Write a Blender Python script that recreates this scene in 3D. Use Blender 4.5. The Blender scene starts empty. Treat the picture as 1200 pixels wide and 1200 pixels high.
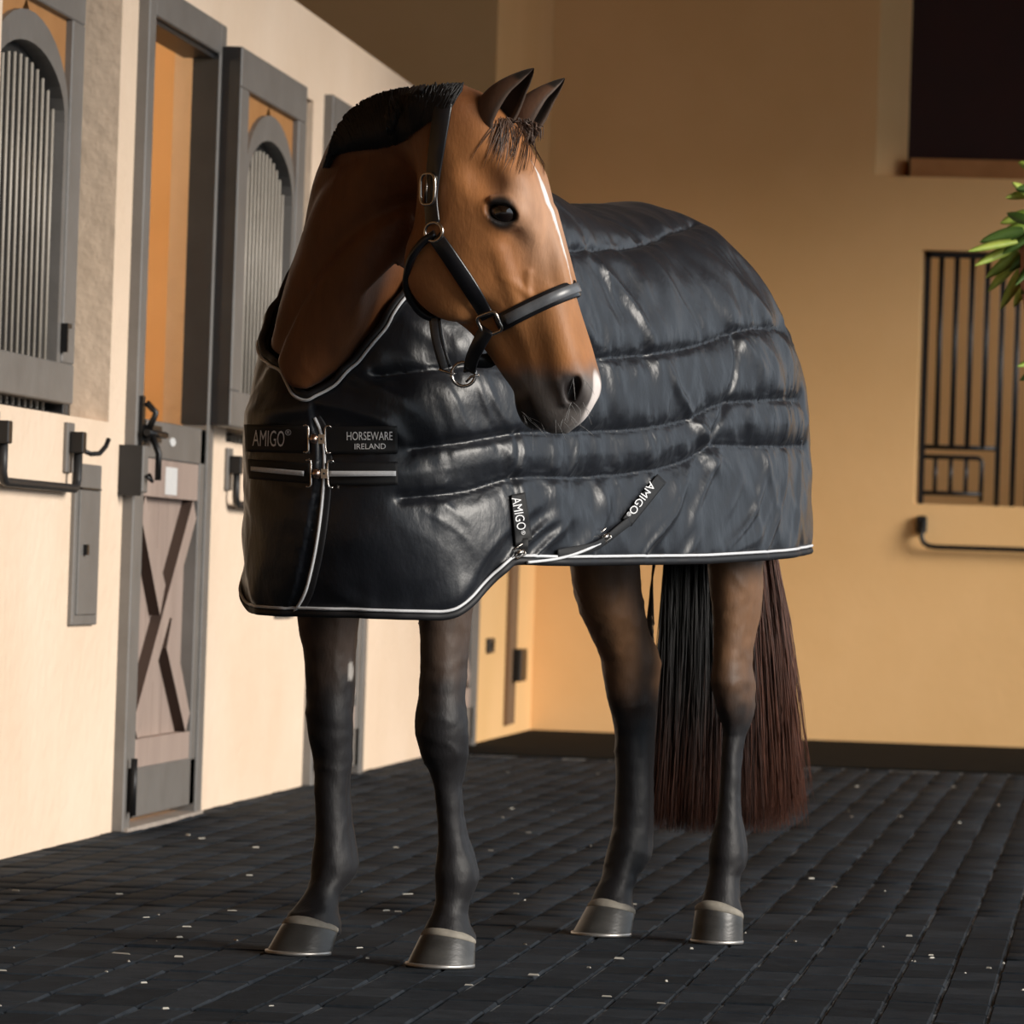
import bpy, bmesh, math, random
import numpy as np
from mathutils import Vector, Matrix
from mathutils.bvhtree import BVHTree
from mathutils.kdtree import KDTree

random.seed(7)
rng = np.random.default_rng(7)
scene = bpy.context.scene
COL = scene.collection

# ------------------------------------------------------------------ camera
FPX = 6200.0                     # focal length in pixels of the 1200 px frame
HC = 0.82                        # lens height above the paving
ROLL = 0.033
PSI = math.atan(703 / FPX)
PIT = math.atan(67 / FPX)
cf = np.array([-math.sin(PSI) * math.cos(PIT), math.cos(PSI) * math.cos(PIT), math.sin(PIT)])
r0 = np.array([math.cos(PSI), math.sin(PSI), 0.0])
u0 = np.cross(r0, cf)
cr = math.cos(ROLL) * r0 + math.sin(ROLL) * u0
cu = -math.sin(ROLL) * r0 + math.cos(ROLL) * u0
CAM = np.array([0.0, 0.0, HC])
cam_data = bpy.data.cameras.new('camera')
cam_data.sensor_width = 36.0
cam_data.lens = FPX / 1200 * 36.0
cam_data.clip_end = 300
cam = bpy.data.objects.new('camera', cam_data)
COL.objects.link(cam)
M = Matrix.Identity(4)
for i in range(3):
    M[i][0], M[i][1], M[i][2], M[i][3] = cr[i], cu[i], -cf[i], CAM[i]
cam.matrix_world = M
cam_data.dof.use_dof = True
cam_data.dof.focus_distance = 10.7
cam_data.dof.aperture_fstop = 11.0
scene.camera = cam

# ------------------------------------------------------------------ light
world = bpy.data.worlds.new('world')
scene.world = world
world.use_nodes = True
bg = world.node_tree.nodes['Background']
bg.inputs[0].default_value = (0.80, 0.90, 1.0, 1)
bg.inputs[1].default_value = 1.05
sun_data = bpy.data.lights.new('sun', 'SUN')
sun_data.energy = 3.8
sun_data.color = (1.0, 0.93, 0.84)
sun_data.angle = math.radians(24)
sun = bpy.data.objects.new('sun', sun_data)
COL.objects.link(sun)
sun.location = (12, 4, 8)
sun_dir = Vector((-0.85, 0.41, -0.34))          # the way the light travels
sun.rotation_euler = sun_dir.to_track_quat('-Z', 'Y').to_euler()

vs = scene.view_settings
vs.view_transform = 'Standard'
vs.look = 'None'
vs.exposure = 0.0
vs.gamma = 1.0
vs.use_curve_mapping = False

# ------------------------------------------------------------------ helpers
def ray(px, py):
    return cf + (px - 600) / FPX * cr + (600 - py) / FPX * cu

def U(px, py, d):
    """point seen at pixel (px, py) at depth d along the view axis"""
    return CAM + d * ray(px, py)

def ground(px, py):
    v = ray(px, py)
    return CAM + v * (-HC / v[2])

def depth(P):
    return float((np.asarray(P) - CAM) @ cf)

def project(P):
    q = np.asarray(P) - CAM
    d = q @ cf
    return np.stack([600 + FPX * (q @ cr) / d, 600 - FPX * (q @ cu) / d], -1)

def nrm(v):
    v = np.asarray(v, float)
    return v / np.linalg.norm(v)

def link(o, parent=None):
    COL.objects.link(o)
    if parent is not None:
        o.parent = parent
    return o

def tag(o, label=None, cat=None, group=None, kind=None):
    if label: o['label'] = label
    if cat: o['category'] = cat
    if group: o['group'] = group
    if kind: o['kind'] = kind
    return o

def empty(name, loc=(0, 0, 0)):
    o = bpy.data.objects.new(name, None)
    o.empty_display_size = 0.05
    COL.objects.link(o)
    return o

def setmat(me, m):
    for x in (m if isinstance(m, (list, tuple)) else [m]):
        me.materials.append(x)

def mesh_np(name, V, F, m, parent=None, smooth=True, attr=None, mi=None):
    """mesh object from numpy arrays; F is (n,3) or (n,4)"""
    V = np.ascontiguousarray(V, np.float32)
    F = np.ascontiguousarray(F, np.int32)
    me = bpy.data.meshes.new(name)
    me.vertices.add(len(V)); me.vertices.foreach_set('co', V.ravel())
    k = F.shape[1]
    me.loops.add(F.size); me.loops.foreach_set('vertex_index', F.ravel())
    me.polygons.add(len(F))
    me.polygons.foreach_set('loop_start', np.arange(0, F.size, k, dtype=np.int32))
    if mi is not None:
        me.polygons.foreach_set('material_index', np.asarray(mi, np.int32))
    me.update(calc_edges=True)
    me.validate()
    if smooth:
        me.polygons.foreach_set('use_smooth', np.ones(len(me.polygons), bool))
    if attr:
        for an, av in attr.items():
            a = me.color_attributes.new(an, 'FLOAT_COLOR', 'POINT')
            a.data.foreach_set('color', np.ascontiguousarray(av, np.float32).ravel())
    setmat(me, m)
    return link(bpy.data.objects.new(name, me), parent)

class MB:
    """collects boxes, tubes and prisms, then builds ONE mesh object"""
    def __init__(s): s.v = []; s.f = []; s.m = []; s.sm = []
    def add(s, vs, fs, mi=0, smooth=False):
        n = len(s.v)
        s.v += [tuple(map(float, p)) for p in vs]
        s.f += [tuple(i + n for i in f) for f in fs]
        s.m += [mi] * len(fs); s.sm += [smooth] * len(fs)
    def box(s, x0, x1, y0, y1, z0, z1, mi=0, bev=0.0):
        if bev > 0:
            b = min(bev, (x1-x0)*.45, (y1-y0)*.45, (z1-z0)*.45)
            vs = []
            for X, sx in ((x0, 1), (x1, -1)):
                for Y, sy in ((y0, 1), (y1, -1)):
                    for Z, sz in ((z0, 1), (z1, -1)):
                        vs += [(X, Y+sy*b, Z+sz*b), (X+sx*b, Y, Z+sz*b), (X+sx*b, Y+sy*b, Z)]
            bm = bmesh.new()
            for p in vs: bm.verts.new(p)
            r = bmesh.ops.convex_hull(bm, input=bm.verts)
            bm.verts.index_update()
            s.add([v.co for v in bm.verts], [[v.index for v in f.verts] for f in bm.faces], mi)
            bm.free(); return s
        vs = [(x, y, z) for x in (x0, x1) for y in (y0, y1) for z in (z0, z1)]
        s.add(vs, [(0,1,3,2), (4,6,7,5), (0,4,5,1), (2,3,7,6), (0,2,6,4), (1,5,7,3)], mi)
        return s
    def tube(s, pts, r, n=10, mi=0, closed=False, cap=True):
        pts = [np.asarray(p, float) for p in pts]
        N = len(pts)
        rs = r if hasattr(r, '__len__') else [r] * N
        T = []
        for i in range(N):
            a = pts[(i - 1) % N] if (i > 0 or closed) else pts[i]
            b = pts[(i + 1) % N] if (i < N - 1 or closed) else pts[i]
            T.append(nrm(b - a))
        up = np.array([0, 0, 1.0]) if abs(T[0][2]) < .9 else np.array([1.0, 0, 0])
        A = nrm(np.cross(T[0], up)); rings = []
        for i in range(N):
            A = nrm(A - T[i] * (A @ T[i])); B = np.cross(T[i], A)
            rings.append([pts[i] + rs[i] * (math.cos(2*math.pi*k/n) * A + math.sin(2*math.pi*k/n) * B) for k in range(n)])
        vs = [p for R in rings for p in R]; fs = []
        for i in range(N if closed else N - 1):
            j = (i + 1) % N
            for k in range(n):
                l = (k + 1) % n
                fs.append((i*n+k, i*n+l, j*n+l, j*n+k))
        s.add(vs, fs, mi, True)
        if cap and not closed:
            m0 = len(s.v) - len(vs)
            s.f += [tuple(m0 + k for k in range(n))[::-1], tuple(m0 + (N-1)*n + k for k in range(n))]
            s.m += [mi, mi]; s.sm += [False, False]
        return s
    def prism(s, poly, x0, x1, mi=0, mside=None):
        """polygon in (y, z), extruded along x"""
        n = len(poly)
        vs = [(x0, y, z) for y, z in poly] + [(x1, y, z) for y, z in poly]
        s.add(vs, [tuple(range(n)), tuple(range(2*n-1, n-1, -1))], mi)
        k = len(s.v) - 2*n
        for i in range(n):
            j = (i + 1) % n
            s.f.append((k+i, k+n+i, k+n+j, k+j)); s.m.append(mi if mside is None else mside); s.sm.append(False)
        return s
    def build(s, name, m, parent=None):
        me = bpy.data.meshes.new(name)
        me.from_pydata(s.v, [], s.f)
        me.polygons.foreach_set('material_index', s.m)
        me.polygons.foreach_set('use_smooth', s.sm)
        setmat(me, m)
        bm = bmesh.new(); bm.from_mesh(me)
        bmesh.ops.recalc_face_normals(bm, faces=bm.faces)
        bm.to_mesh(me); bm.free()
        me.update()
        return link(bpy.data.objects.new(name, me), parent)

def node(nt, t, **kw):
    n = nt.nodes.new(t)
    for k, v in kw.items(): setattr(n, k, v)
    return n

def mat(name, col, rough=.6, metal=0., col2=None, scale=6., detail=4., bump=0., bscale=40., bdist=.01, spec=.5,
        sheen=0., stretch=(1, 1, 1), coat=0., attr=None, amount=1.0, world=False):
    m = bpy.data.materials.new(name); m.use_nodes = True
    nt = m.node_tree; p = nt.nodes['Principled BSDF']
    p.inputs['Roughness'].default_value = rough
    p.inputs['Metallic'].default_value = metal
    p.inputs['Specular IOR Level'].default_value = spec
    p.inputs['Sheen Weight'].default_value = sheen
    p.inputs['Coat Weight'].default_value = coat
    p.inputs['Base Color'].default_value = (*col, 1)
    tc = node(nt, 'ShaderNodeTexCoord')
    mp = node(nt, 'ShaderNodeMapping'); mp.inputs['Scale'].default_value = stretch
    nt.links.new(node(nt, 'ShaderNodeNewGeometry').outputs['Position'] if world else tc.outputs['Object'], mp.inputs[0])
    out = None
    if attr:
        a = node(nt, 'ShaderNodeAttribute', attribute_name=attr); out = a.outputs['Color']
    if col2 is not None or attr:
        nz = node(nt, 'ShaderNodeTexNoise'); nz.inputs['Scale'].default_value = scale; nz.inputs['Detail'].default_value = detail
        nz.inputs['Roughness'].default_value = .6
        nt.links.new(mp.outputs[0], nz.inputs['Vector'])
        rp = node(nt, 'ShaderNodeValToRGB')
        rp.color_ramp.elements[0].position = .3; rp.color_ramp.elements[1].position = .7
        nt.links.new(nz.outputs['Fac'], rp.inputs[0])
        if attr:
            rp.color_ramp.elements[0].color = (1-amount*.45,)*3 + (1,); rp.color_ramp.elements[1].color = (1+amount*.3,)*3 + (1,)
            mx = node(nt, 'ShaderNodeMix', data_type='RGBA', blend_type='MULTIPLY')
            mx.inputs['Factor'].default_value = 1
            nt.links.new(out, mx.inputs[6]); nt.links.new(rp.outputs[0], mx.inputs[7])
            out = mx.outputs[2]
        else:
            rp.color_ramp.elements[0].color = (*col, 1); rp.color_ramp.elements[1].color = (*col2, 1)
            out = rp.outputs[0]
    if out is not None:
        nt.links.new(out, p.inputs['Base Color'])
    if bump:
        nb = node(nt, 'ShaderNodeTexNoise'); nb.inputs['Scale'].default_value = bscale; nb.inputs['Detail'].default_value = 6
        nt.links.new(mp.outputs[0], nb.inputs['Vector'])
        bp = node(nt, 'ShaderNodeBump'); bp.inputs['Strength'].default_value = bump; bp.inputs['Distance'].default_value = bdist
        nt.links.new(nb.outputs['Fac'], bp.inputs['Height']); nt.links.new(bp.outputs[0], p.inputs['Normal'])
    return m

def emit(name, col, s):
    m = bpy.data.materials.new(name); m.use_nodes = True
    p = m.node_tree.nodes['Principled BSDF']
    p.inputs['Base Color'].default_value = (*col, 1)
    p.inputs['Emission Color'].default_value = (*col, 1); p.inputs['Emission Strength'].default_value = s
    return m

def vnoise(P, seed=0):
    """smooth value noise in [-1, 1] for an (n,3) array"""
    P = np.asarray(P, np.float64)
    I = np.floor(P).astype(np.int64); f = P - I
    f = f * f * (3 - 2 * f); out = np.zeros(len(P))
    for dx in (0, 1):
        for dy in (0, 1):
            for dz in (0, 1):
                h = ((I[:,0]+dx) * 374761393 + (I[:,1]+dy) * 668265263 + (I[:,2]+dz) * 2147483647 + seed * 974634777) & 0x7fffffff
                h = ((h ^ (h >> 13)) * 1274126177) & 0x7fffffff
                h = (h ^ (h >> 16)) & 0xffff
                w = np.abs(1-dx-f[:,0]) * np.abs(1-dy-f[:,1]) * np.abs(1-dz-f[:,2])
                out += w * (h / 32767.5 - 1)
    return out

def sstep(a, b, x):
    t = np.clip((x - a) / (b - a), 0, 1)
    return t * t * (3 - 2 * t)

def spl(xs, ys, x):
    """monotone-ish cubic interpolation"""
    xs = np.asarray(xs, float); ys = np.asarray(ys, float)
    x = np.clip(x, xs[0], xs[-1])
    m = np.gradient(ys, xs)
    i = np.clip(np.searchsorted(xs, x) - 1, 0, len(xs) - 2)
    h = xs[i+1] - xs[i]; t = (x - xs[i]) / h
    return ((2*t**3-3*t**2+1) * ys[i] + (t**3-2*t**2+t) * h * m[i] + (-2*t**3+3*t**2) * ys[i+1] + (t**3-t**2) * h * m[i+1])

def curve_pts(pts, n):
    """Catmull-Rom through points, n samples evenly in arc length"""
    pts = np.asarray(pts, float)
    k = np.concatenate([[0], np.cumsum(np.linalg.norm(np.diff(pts, axis=0), axis=1))])
    x = np.linspace(0, k[-1], n)
    if len(pts) == 2:
        return np.stack([np.interp(x, k, pts[:, j]) for j in range(pts.shape[1])], 1)
    return np.stack([spl(k, pts[:, j], x) for j in range(pts.shape[1])], 1)

# ------------------------------------------------------------------ materials
PEACH = (0.86, 0.60, 0.38)
M_wall = mat('plaster', (0.79, 0.61, 0.450), .92, col2=(0.86, 0.685, 0.530), scale=1.3, detail=6, bump=.6, bscale=17, bdist=.012, spec=.2)
M_wallb = mat('plaster_back', (0.78, 0.485, 0.215), .92, col2=(0.86, 0.55, 0.265), scale=.9, detail=5, bump=.25, bscale=24, bdist=.006, spec=.2)
M_stall = mat('stall_plaster', (0.74, 0.51, 0.28), .9, col2=(0.82, 0.58, 0.34), scale=2, spec=.2)
M_ceil = mat('ceiling_boards', (0.40, 0.21, 0.08), .8, col2=(0.46, 0.26, 0.11), scale=2)
M_grey = mat('grey_paint', (0.150, 0.140, 0.130), .5, col2=(0.185, 0.175, 0.165), scale=7, bump=.1, bscale=60)
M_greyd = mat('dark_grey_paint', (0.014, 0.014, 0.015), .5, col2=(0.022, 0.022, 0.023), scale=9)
M_black = mat('black_iron', (0.012, 0.012, 0.013), .4, metal=.3)
M_board = mat('mauve_boards', (0.34, 0.255, 0.215), .7, col2=(0.42, 0.32, 0.27), scale=9, stretch=(1, 1, .15), bump=.2, bscale=30)
M_boarde = mat('board_side_shade', (0.06, 0.035, 0.025), .8)  # dark copy of the boards that paints shade onto the brace sides
M_tan = mat('tan_panel', (0.40, 0.18, 0.055), .55, col2=(0.48, 0.23, 0.08), scale=5)
M_pipe = mat('galvanised_pipe', (0.46, 0.41, 0.35), .5, metal=.1, col2=(0.55, 0.50, 0.43), scale=12)
M_dark = mat('near_black_sheet', (0.010, 0.009, 0.008), .9)
M_maroon = mat('dark_maroon', (0.030, 0.004, 0.003), .7, col2=(0.022, 0.003, 0.002), scale=4)  # very dark maroon for the panel in the upper opening
M_white = mat('white_sticker', (0.80, 0.80, 0.78), .5, col2=(0.70, 0.71, 0.72), scale=40)
M_paver = mat('sky_tinted_paver', (0.010, 0.0135, 0.0185), .80, col2=(0.026, 0.032, 0.040), scale=16, detail=8, bump=.5, bscale=120, bdist=.004, spec=.12, world=True)  # bluish sky reflection is mixed into all three paver colours
M_paver2 = mat('sky_tinted_paver_pale', (0.015, 0.0195, 0.0255), .78, col2=(0.034, 0.041, 0.050), scale=16, detail=8, bump=.5, bscale=110, bdist=.004, spec=.12, world=True)
M_paver3 = mat('sky_tinted_paver_dark', (0.0065, 0.009, 0.0125), .82, col2=(0.019, 0.024, 0.030), scale=16, detail=8, bump=.5, bscale=130, bdist=.004, spec=.12, world=True)
M_joint = mat('sandy_joint', (0.07, 0.078, 0.085), .9, col2=(0.36, 0.37, 0.38), scale=30, detail=6)
M_border = mat('matt_black_strip', (0.006, 0.006, 0.006), .95, spec=.05, col2=(0.011, 0.011, 0.010), scale=8, bump=.3, bscale=80)  # near-black colour of the floor strip by the back wall
M_straw = mat('straw_bit', (0.42, 0.40, 0.35), .8)

# ------------------------------------------------------------------ floor
XW, YB, YF = -2.92, 26.9, 24.5     # left wall plane, back wall plane, end of the low stable front
ZTOP = 2.80                        # top of the stable front
PX, PY = 0.102, 0.214              # paver pitch
floor = tag(MB().box(-9, 12, -12, 34, -.30, -.006).build('floor', M_joint), 'dark paved yard floor with sandy joints', None, None, 'structure')
def paver_mesh(m, k):
    w, l, b = PX/2 - .0025, PY/2 - .0035, .004
    me = bpy.data.meshes.new('paver')
    v = [(-w, -l, -.02), (w, -l, -.02), (w, l, -.02), (-w, l, -.02),
         (-w, -l, -b), (w, -l, -b), (w, l, -b), (-w, l, -b),
         (-w+b, -l+b, 0), (w-b, -l+b, 0), (w-b, l-b, 0), (-w+b, l-b, 0)]
    f = [(8, 9, 10, 11)] + [(i, (i+1) % 4, (i+1) % 4 + 4, i + 4) for i in range(4)] + [(i+4, (i+1) % 4 + 4, (i+1) % 4 + 8, i + 8) for i in range(4)]
    me.from_pydata(v, [], f); me.materials.append(m); return me, np.array(v), f
PM = [paver_mesh(m, 0) for m in (M_paver, M_paver2, M_paver3)]
cells = []
for j in range(int(5.5 / PY), int(23.2 / PY)):
    y = j * PY
    for i in range(int(-5.2 / PX), int(4.6 / PX)):
        x = (i + .5) * PX
        if x < XW - .02 and y > 12.5: continue
        cells.append((project(np.array([x, y, 0]))[1], x, y))
cells.sort(key=lambda c: -c[0])
inview = [c for c in cells if c[0] < 1203 and -5 < project(np.array([c[1], c[2], 0]))[0] < 1205]
near = set((c[1], c[2]) for c in inview[:300])
fv, ff, fm = [], [], []
for q, x, y in cells:
    k = random.choice((0, 0, 1, 2)); dz = random.uniform(-.0022, .0022)
    tx, ty = random.uniform(-.012, .012), random.uniform(-.008, .008)
    if (x, y) in near:
        o = bpy.data.objects.new('paver', PM[k][0]); link(o, floor)
        o.location = (x, y, dz); o.rotation_euler = (tx, ty, random.uniform(-.008, .008))
    else:
        n = len(fv)
        fv += [(x + a, y + b, c + dz + tx*b - ty*a) for a, b, c in PM[k][1]]
        ff += [tuple(t + n for t in f) for f in PM[k][2]]; fm += [k] * len(PM[k][2])
pf = mesh_np('paver_field', np.array(fv), np.array(ff), [M_paver, M_paver2, M_paver3], floor, smooth=False, mi=fm)
tag(pf, 'small dark pavers receding towards the back wall', None, None, 'stuff')
tag(MB().box(XW, 6, 23.2, YB, -.02, .004).build('floor_border', M_border), 'matt black strip of floor along the back wall', None, None, 'structure')
# bits of straw and grit lying in the joints
gv, gf = [], []
for i in range(200):
    y = random.uniform(8.6, 22.); x = XW + .1 + random.random() * 5.2
    if random.random() < .4: y = random.uniform(8.6, 13)
    a = random.uniform(0, 6.3); l = random.uniform(.002, .012) * (1 if random.random() < .88 else 2.2); w = random.uniform(.001, .003)
    c, s_ = math.cos(a), math.sin(a); n = len(gv); z = .0045
    for (p, q, h) in ((-l, -w, 0), (l, -w, 0), (l, w, 0), (-l, w, 0), (-l*.8, 0, w*1.4), (l*.8, 0, w*1.4)):
        gv.append((x + p*c - q*s_, y + p*s_ + q*c, z + h))
    gf += [(n, n+1, n+5, n+4), (n+2, n+3, n+4, n+5), (n+1, n+2, n+5, n+5), (n+3, n, n+4, n+4)]
gq = [f for f in gf if len(set(f)) == 4]; gt = [tuple(dict.fromkeys(f)) for f in gf if len(set(f)) == 3]
me = bpy.data.meshes.new('straw_litter'); me.from_pydata(gv, [], gq + gt); me.materials.append(M_straw)
tag(link(bpy.data.objects.new('straw_litter', me)), 'pale bits of straw and grit scattered over the dark paving', 'litter', None, 'stuff')

# ------------------------------------------------------------------ walls, roof
def wall_grid(name, ycuts, zcuts, hole, x0, x1, m, label):
    """wall slab with openings: cells of (y, z), solid unless hole(y, z)"""
    mb = MB(); ny, nz = len(ycuts) - 1, len(zcuts) - 1
    sol = [[not hole((ycuts[i]+ycuts[i+1])/2, (zcuts[k]+zcuts[k+1])/2) for k in range(nz)] for i in range(ny)]
    for i in range(ny):
        for k in range(nz):
            if not sol[i][k]: continue
            a, b, c, d = ycuts[i], ycuts[i+1], zcuts[k], zcuts[k+1]
            mb.add([(x1,a,c),(x1,b,c),(x1,b,d),(x1,a,d)], [(0,1,2,3)]); mb.add([(x0,a,c),(x0,b,c),(x0,b,d),(x0,a,d)], [(3,2,1,0)])
            if i == 0 or not sol[i-1][k]: mb.add([(x0,a,c),(x1,a,c),(x1,a,d),(x0,a,d)], [(0,1,2,3)])
            if i == ny-1 or not sol[i+1][k]: mb.add([(x0,b,c),(x1,b,c),(x1,b,d),(x0,b,d)], [(3,2,1,0)])
            if k == 0 or not sol[i][k-1]: mb.add([(x0,a,c),(x1,a,c),(x1,b,c),(x0,b,c)], [(3,2,1,0)])
            if k == nz-1 or not sol[i][k+1]: mb.add([(x0,a,d),(x1,a,d),(x1,b,d),(x0,b,d)], [(0,1,2,3)])
    me = bpy.data.meshes.new(name); me.from_pydata(mb.v, [], mb.f); me.materials.append(m)
    o = link(bpy.data.objects.new(name, me))
    bm = bmesh.new(); bm.from_mesh(me); bmesh.ops.remove_doubles(bm, verts=bm.verts, dist=1e-5)
    bmesh.ops.recalc_face_normals(bm, faces=bm.faces); bm.to_mesh(me); bm.free()
    return tag(o, label, None, None, 'structure')
OFF = [0.0, 3.72, 7.44]
def hole(y, z):
    for o in OFF:
        if 15.50 + o < y < 16.82 + o and z < 2.52: return True
        if 13.56 + o < y < 15.22 + o and 1.21 < z < 2.49: return True
    return False
yc = sorted([12.6, YF] + [v + o for o in OFF for v in (13.56, 15.22, 15.50, 16.82)])
wall_grid('wall_left', yc, [0, 1.21, 2.49, 2.52, ZTOP], hole, XW - .13, XW, M_wall, 'peach plastered stable front with recessed windows and stall doors')
tag(MB().box(XW - .26, XW, YF, YB + .3, 0, 6).build('wall_corner', M_wallb), 'plain peach plastered wall return beside the corner', None, None, 'structure')
tag(MB().box(-9, XW - .002, YF - .001, YF + .25, ZTOP - .3, 6).build('wall_upper', M_wallb), 'ochre wall rising behind the stable front roof', None, None, 'structure')
tag(MB().box(-9, XW - .13, 12.6, YF, ZTOP - .12, ZTOP - .02).build('stable_roof', M_ceil), 'flat roof slab over the stalls', None, None, 'structure')
# back wall with two openings (built along x)
def back_wall():
    xs = [XW - .1, -1.25, -1.0, 0.9, 1.3, 7.0]; zs = [0, 1.22, 2.51, 2.88, 4.9, 6.0]
    mb = MB(); y0, y1 = YB, YB + .32
    hl = lambda x, z: (-1.25 < x < 1.3 and 2.88 < z < 4.9) or (-1.0 < x < .9 and 1.22 < z < 2.51)
    nx, nz = len(xs)-1, len(zs)-1
    S = [[not hl((xs[i]+xs[i+1])/2, (zs[k]+zs[k+1])/2) for k in range(nz)] for i in range(nx)]
    for i in range(nx):
        for k in range(nz):
            if not S[i][k]: continue
            a, b, c, d = xs[i], xs[i+1], zs[k], zs[k+1]
            mb.add([(a,y0,c),(b,y0,c),(b,y0,d),(a,y0,d)], [(0,1,2,3)])
            if i > 0 and not S[i-1][k]: mb.add([(a,y0,c),(a,y1,c),(a,y1,d),(a,y0,d)], [(0,1,2,3)])
            if i < nx-1 and not S[i+1][k]: mb.add([(b,y0,c),(b,y1,c),(b,y1,d),(b,y0,d)], [(3,2,1,0)])
            if k > 0 and not S[i][k-1]: mb.add([(a,y0,c),(a,y1,c),(b,y1,c),(b,y0,c)], [(3,2,1,0)])
            if k < nz-1 and not S[i][k+1]: mb.add([(a,y0,d),(a,y1,d),(b,y1,d),(b,y0,d)], [(0,1,2,3)])
    me = bpy.data.meshes.new('wall_back'); me.from_pydata(mb.v, [], mb.f); me.materials.append(M_wallb)
    tag(link(bpy.data.objects.new('wall_back', me)), 'ochre plastered back wall with a barred window and an upper opening', None, None, 'structure')
back_wall()
tag(MB().box(-1.4, 1.5, YB + .32, YB + .42, 2.7, 5.0).build('window_5', M_maroon), 'dark maroon panel behind the upper opening in the back wall', None, None, 'structure')
tag(MB().box(-1.08, 1.3, YB + .14, YB + .32, 2.88, 2.985).build('trim_1', M_tan), 'plastered sill inside the dark upper opening', None, None, 'structure')
for k_, (xa, xb_, za, zb_) in enumerate(((-1.25, -1.10, 2.88, 4.9), (-1.0, -.972, 1.22, 2.51))):      # splayed jambs
    mb = MB(); mb.add([(x, y, z) for z in (za, zb_) for x, y in ((xa, YB), (xb_, YB + .31), (xa, YB + .31))], [(0, 1, 4, 3), (1, 2, 5, 4), (2, 0, 3, 5), (0, 2, 1), (3, 4, 5)])
    tag(mb.build('trim_%d' % (k_ + 2), M_wallb), 'pale splayed jamb of an opening in the back wall', None, None, 'structure')
ld = bpy.data.lights.new('stall_fill', 'POINT'); ld.energy = 8; ld.color = (1, .80, .55); ld.shadow_soft_size = .12
lo = link(bpy.data.objects.new('stall_fill', ld)); lo.location = (.4, YB + 1.0, 2.7)
tag(MB().box(-1.3, 1.2, YB + 1.7, YB + 1.8, 0, 3).build('wall_stall_far', M_stall), 'ochre wall inside the stall behind the barred window', None, None, 'structure')
# roof over the whole yard; the yard stays open to the right
tag(MB().box(-9, 4.2, -9.0, YB + 2.5, 5.6, 5.75).build('ceiling', M_ceil), 'brown boarded roof over the yard', None, None, 'structure')

tag(MB().box(3.4, 3.8, 18.5, YB + 2.5, 3.9, 5.6).build('shade_beam_far', M_wallb), 'unseen deep beam added to shade the top of the back wall', None, None, 'structure')  # added out of view, hung low to shade the upper back wall
tag(MB().box(3.4, 3.8, -9, 18.5, 5.3, 5.6).build('shade_beam_near', M_wallb), 'unseen beam added to set how high sun reaches the stable front', None, None, 'structure')  # added out of view, kept high so sun reaches the upper stable front
tag(MB().box(-9, 4.2, -9.3, -9, 0, 5.6).build('front_light_blocker', M_wallb), 'unseen wall added behind the camera to cut the front light', None, None, 'structure')  # added blocker, keeps sky fill off surfaces facing the camera

tag(MB().box(-9.2, -9, -9, 26, 0, 5.6).build('dark_backdrop_left', M_ceil), 'unseen dark wall added so the chest has little light to reflect', None, None, 'structure')  # added dark surface out of view for the rug's chest to reflect
# stalls behind the stable front
for n, o in enumerate(OFF):
    mb = MB()
    mb.box(-6.6, XW - .13, 17.12 + o, 17.22 + o, 0, ZTOP - .12)
    mb.box(-6.7, -6.6, 13.4 + o, 17.22 + o, 0, ZTOP - .12)
    tag(mb.build('wall_stall', M_stall), 'warm ochre wall inside the stall', None, None, 'structure')
    ld = bpy.data.lights.new('stall_fill', 'POINT'); ld.energy = 75; ld.color = (1, .78, .5); ld.shadow_soft_size = .12
    lo = link(bpy.data.objects.new('stall_fill', ld)); lo.location = (-4.4, 15.4 + o, 2.45)  # unseen warm light added so the stall walls look lit
mb = MB().box(-6.6, XW - .13, 13.35, 13.45, 0, ZTOP - .12)
tag(mb.build('wall_stall', M_stall), 'warm ochre wall inside the stall', None, None, 'structure')

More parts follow.
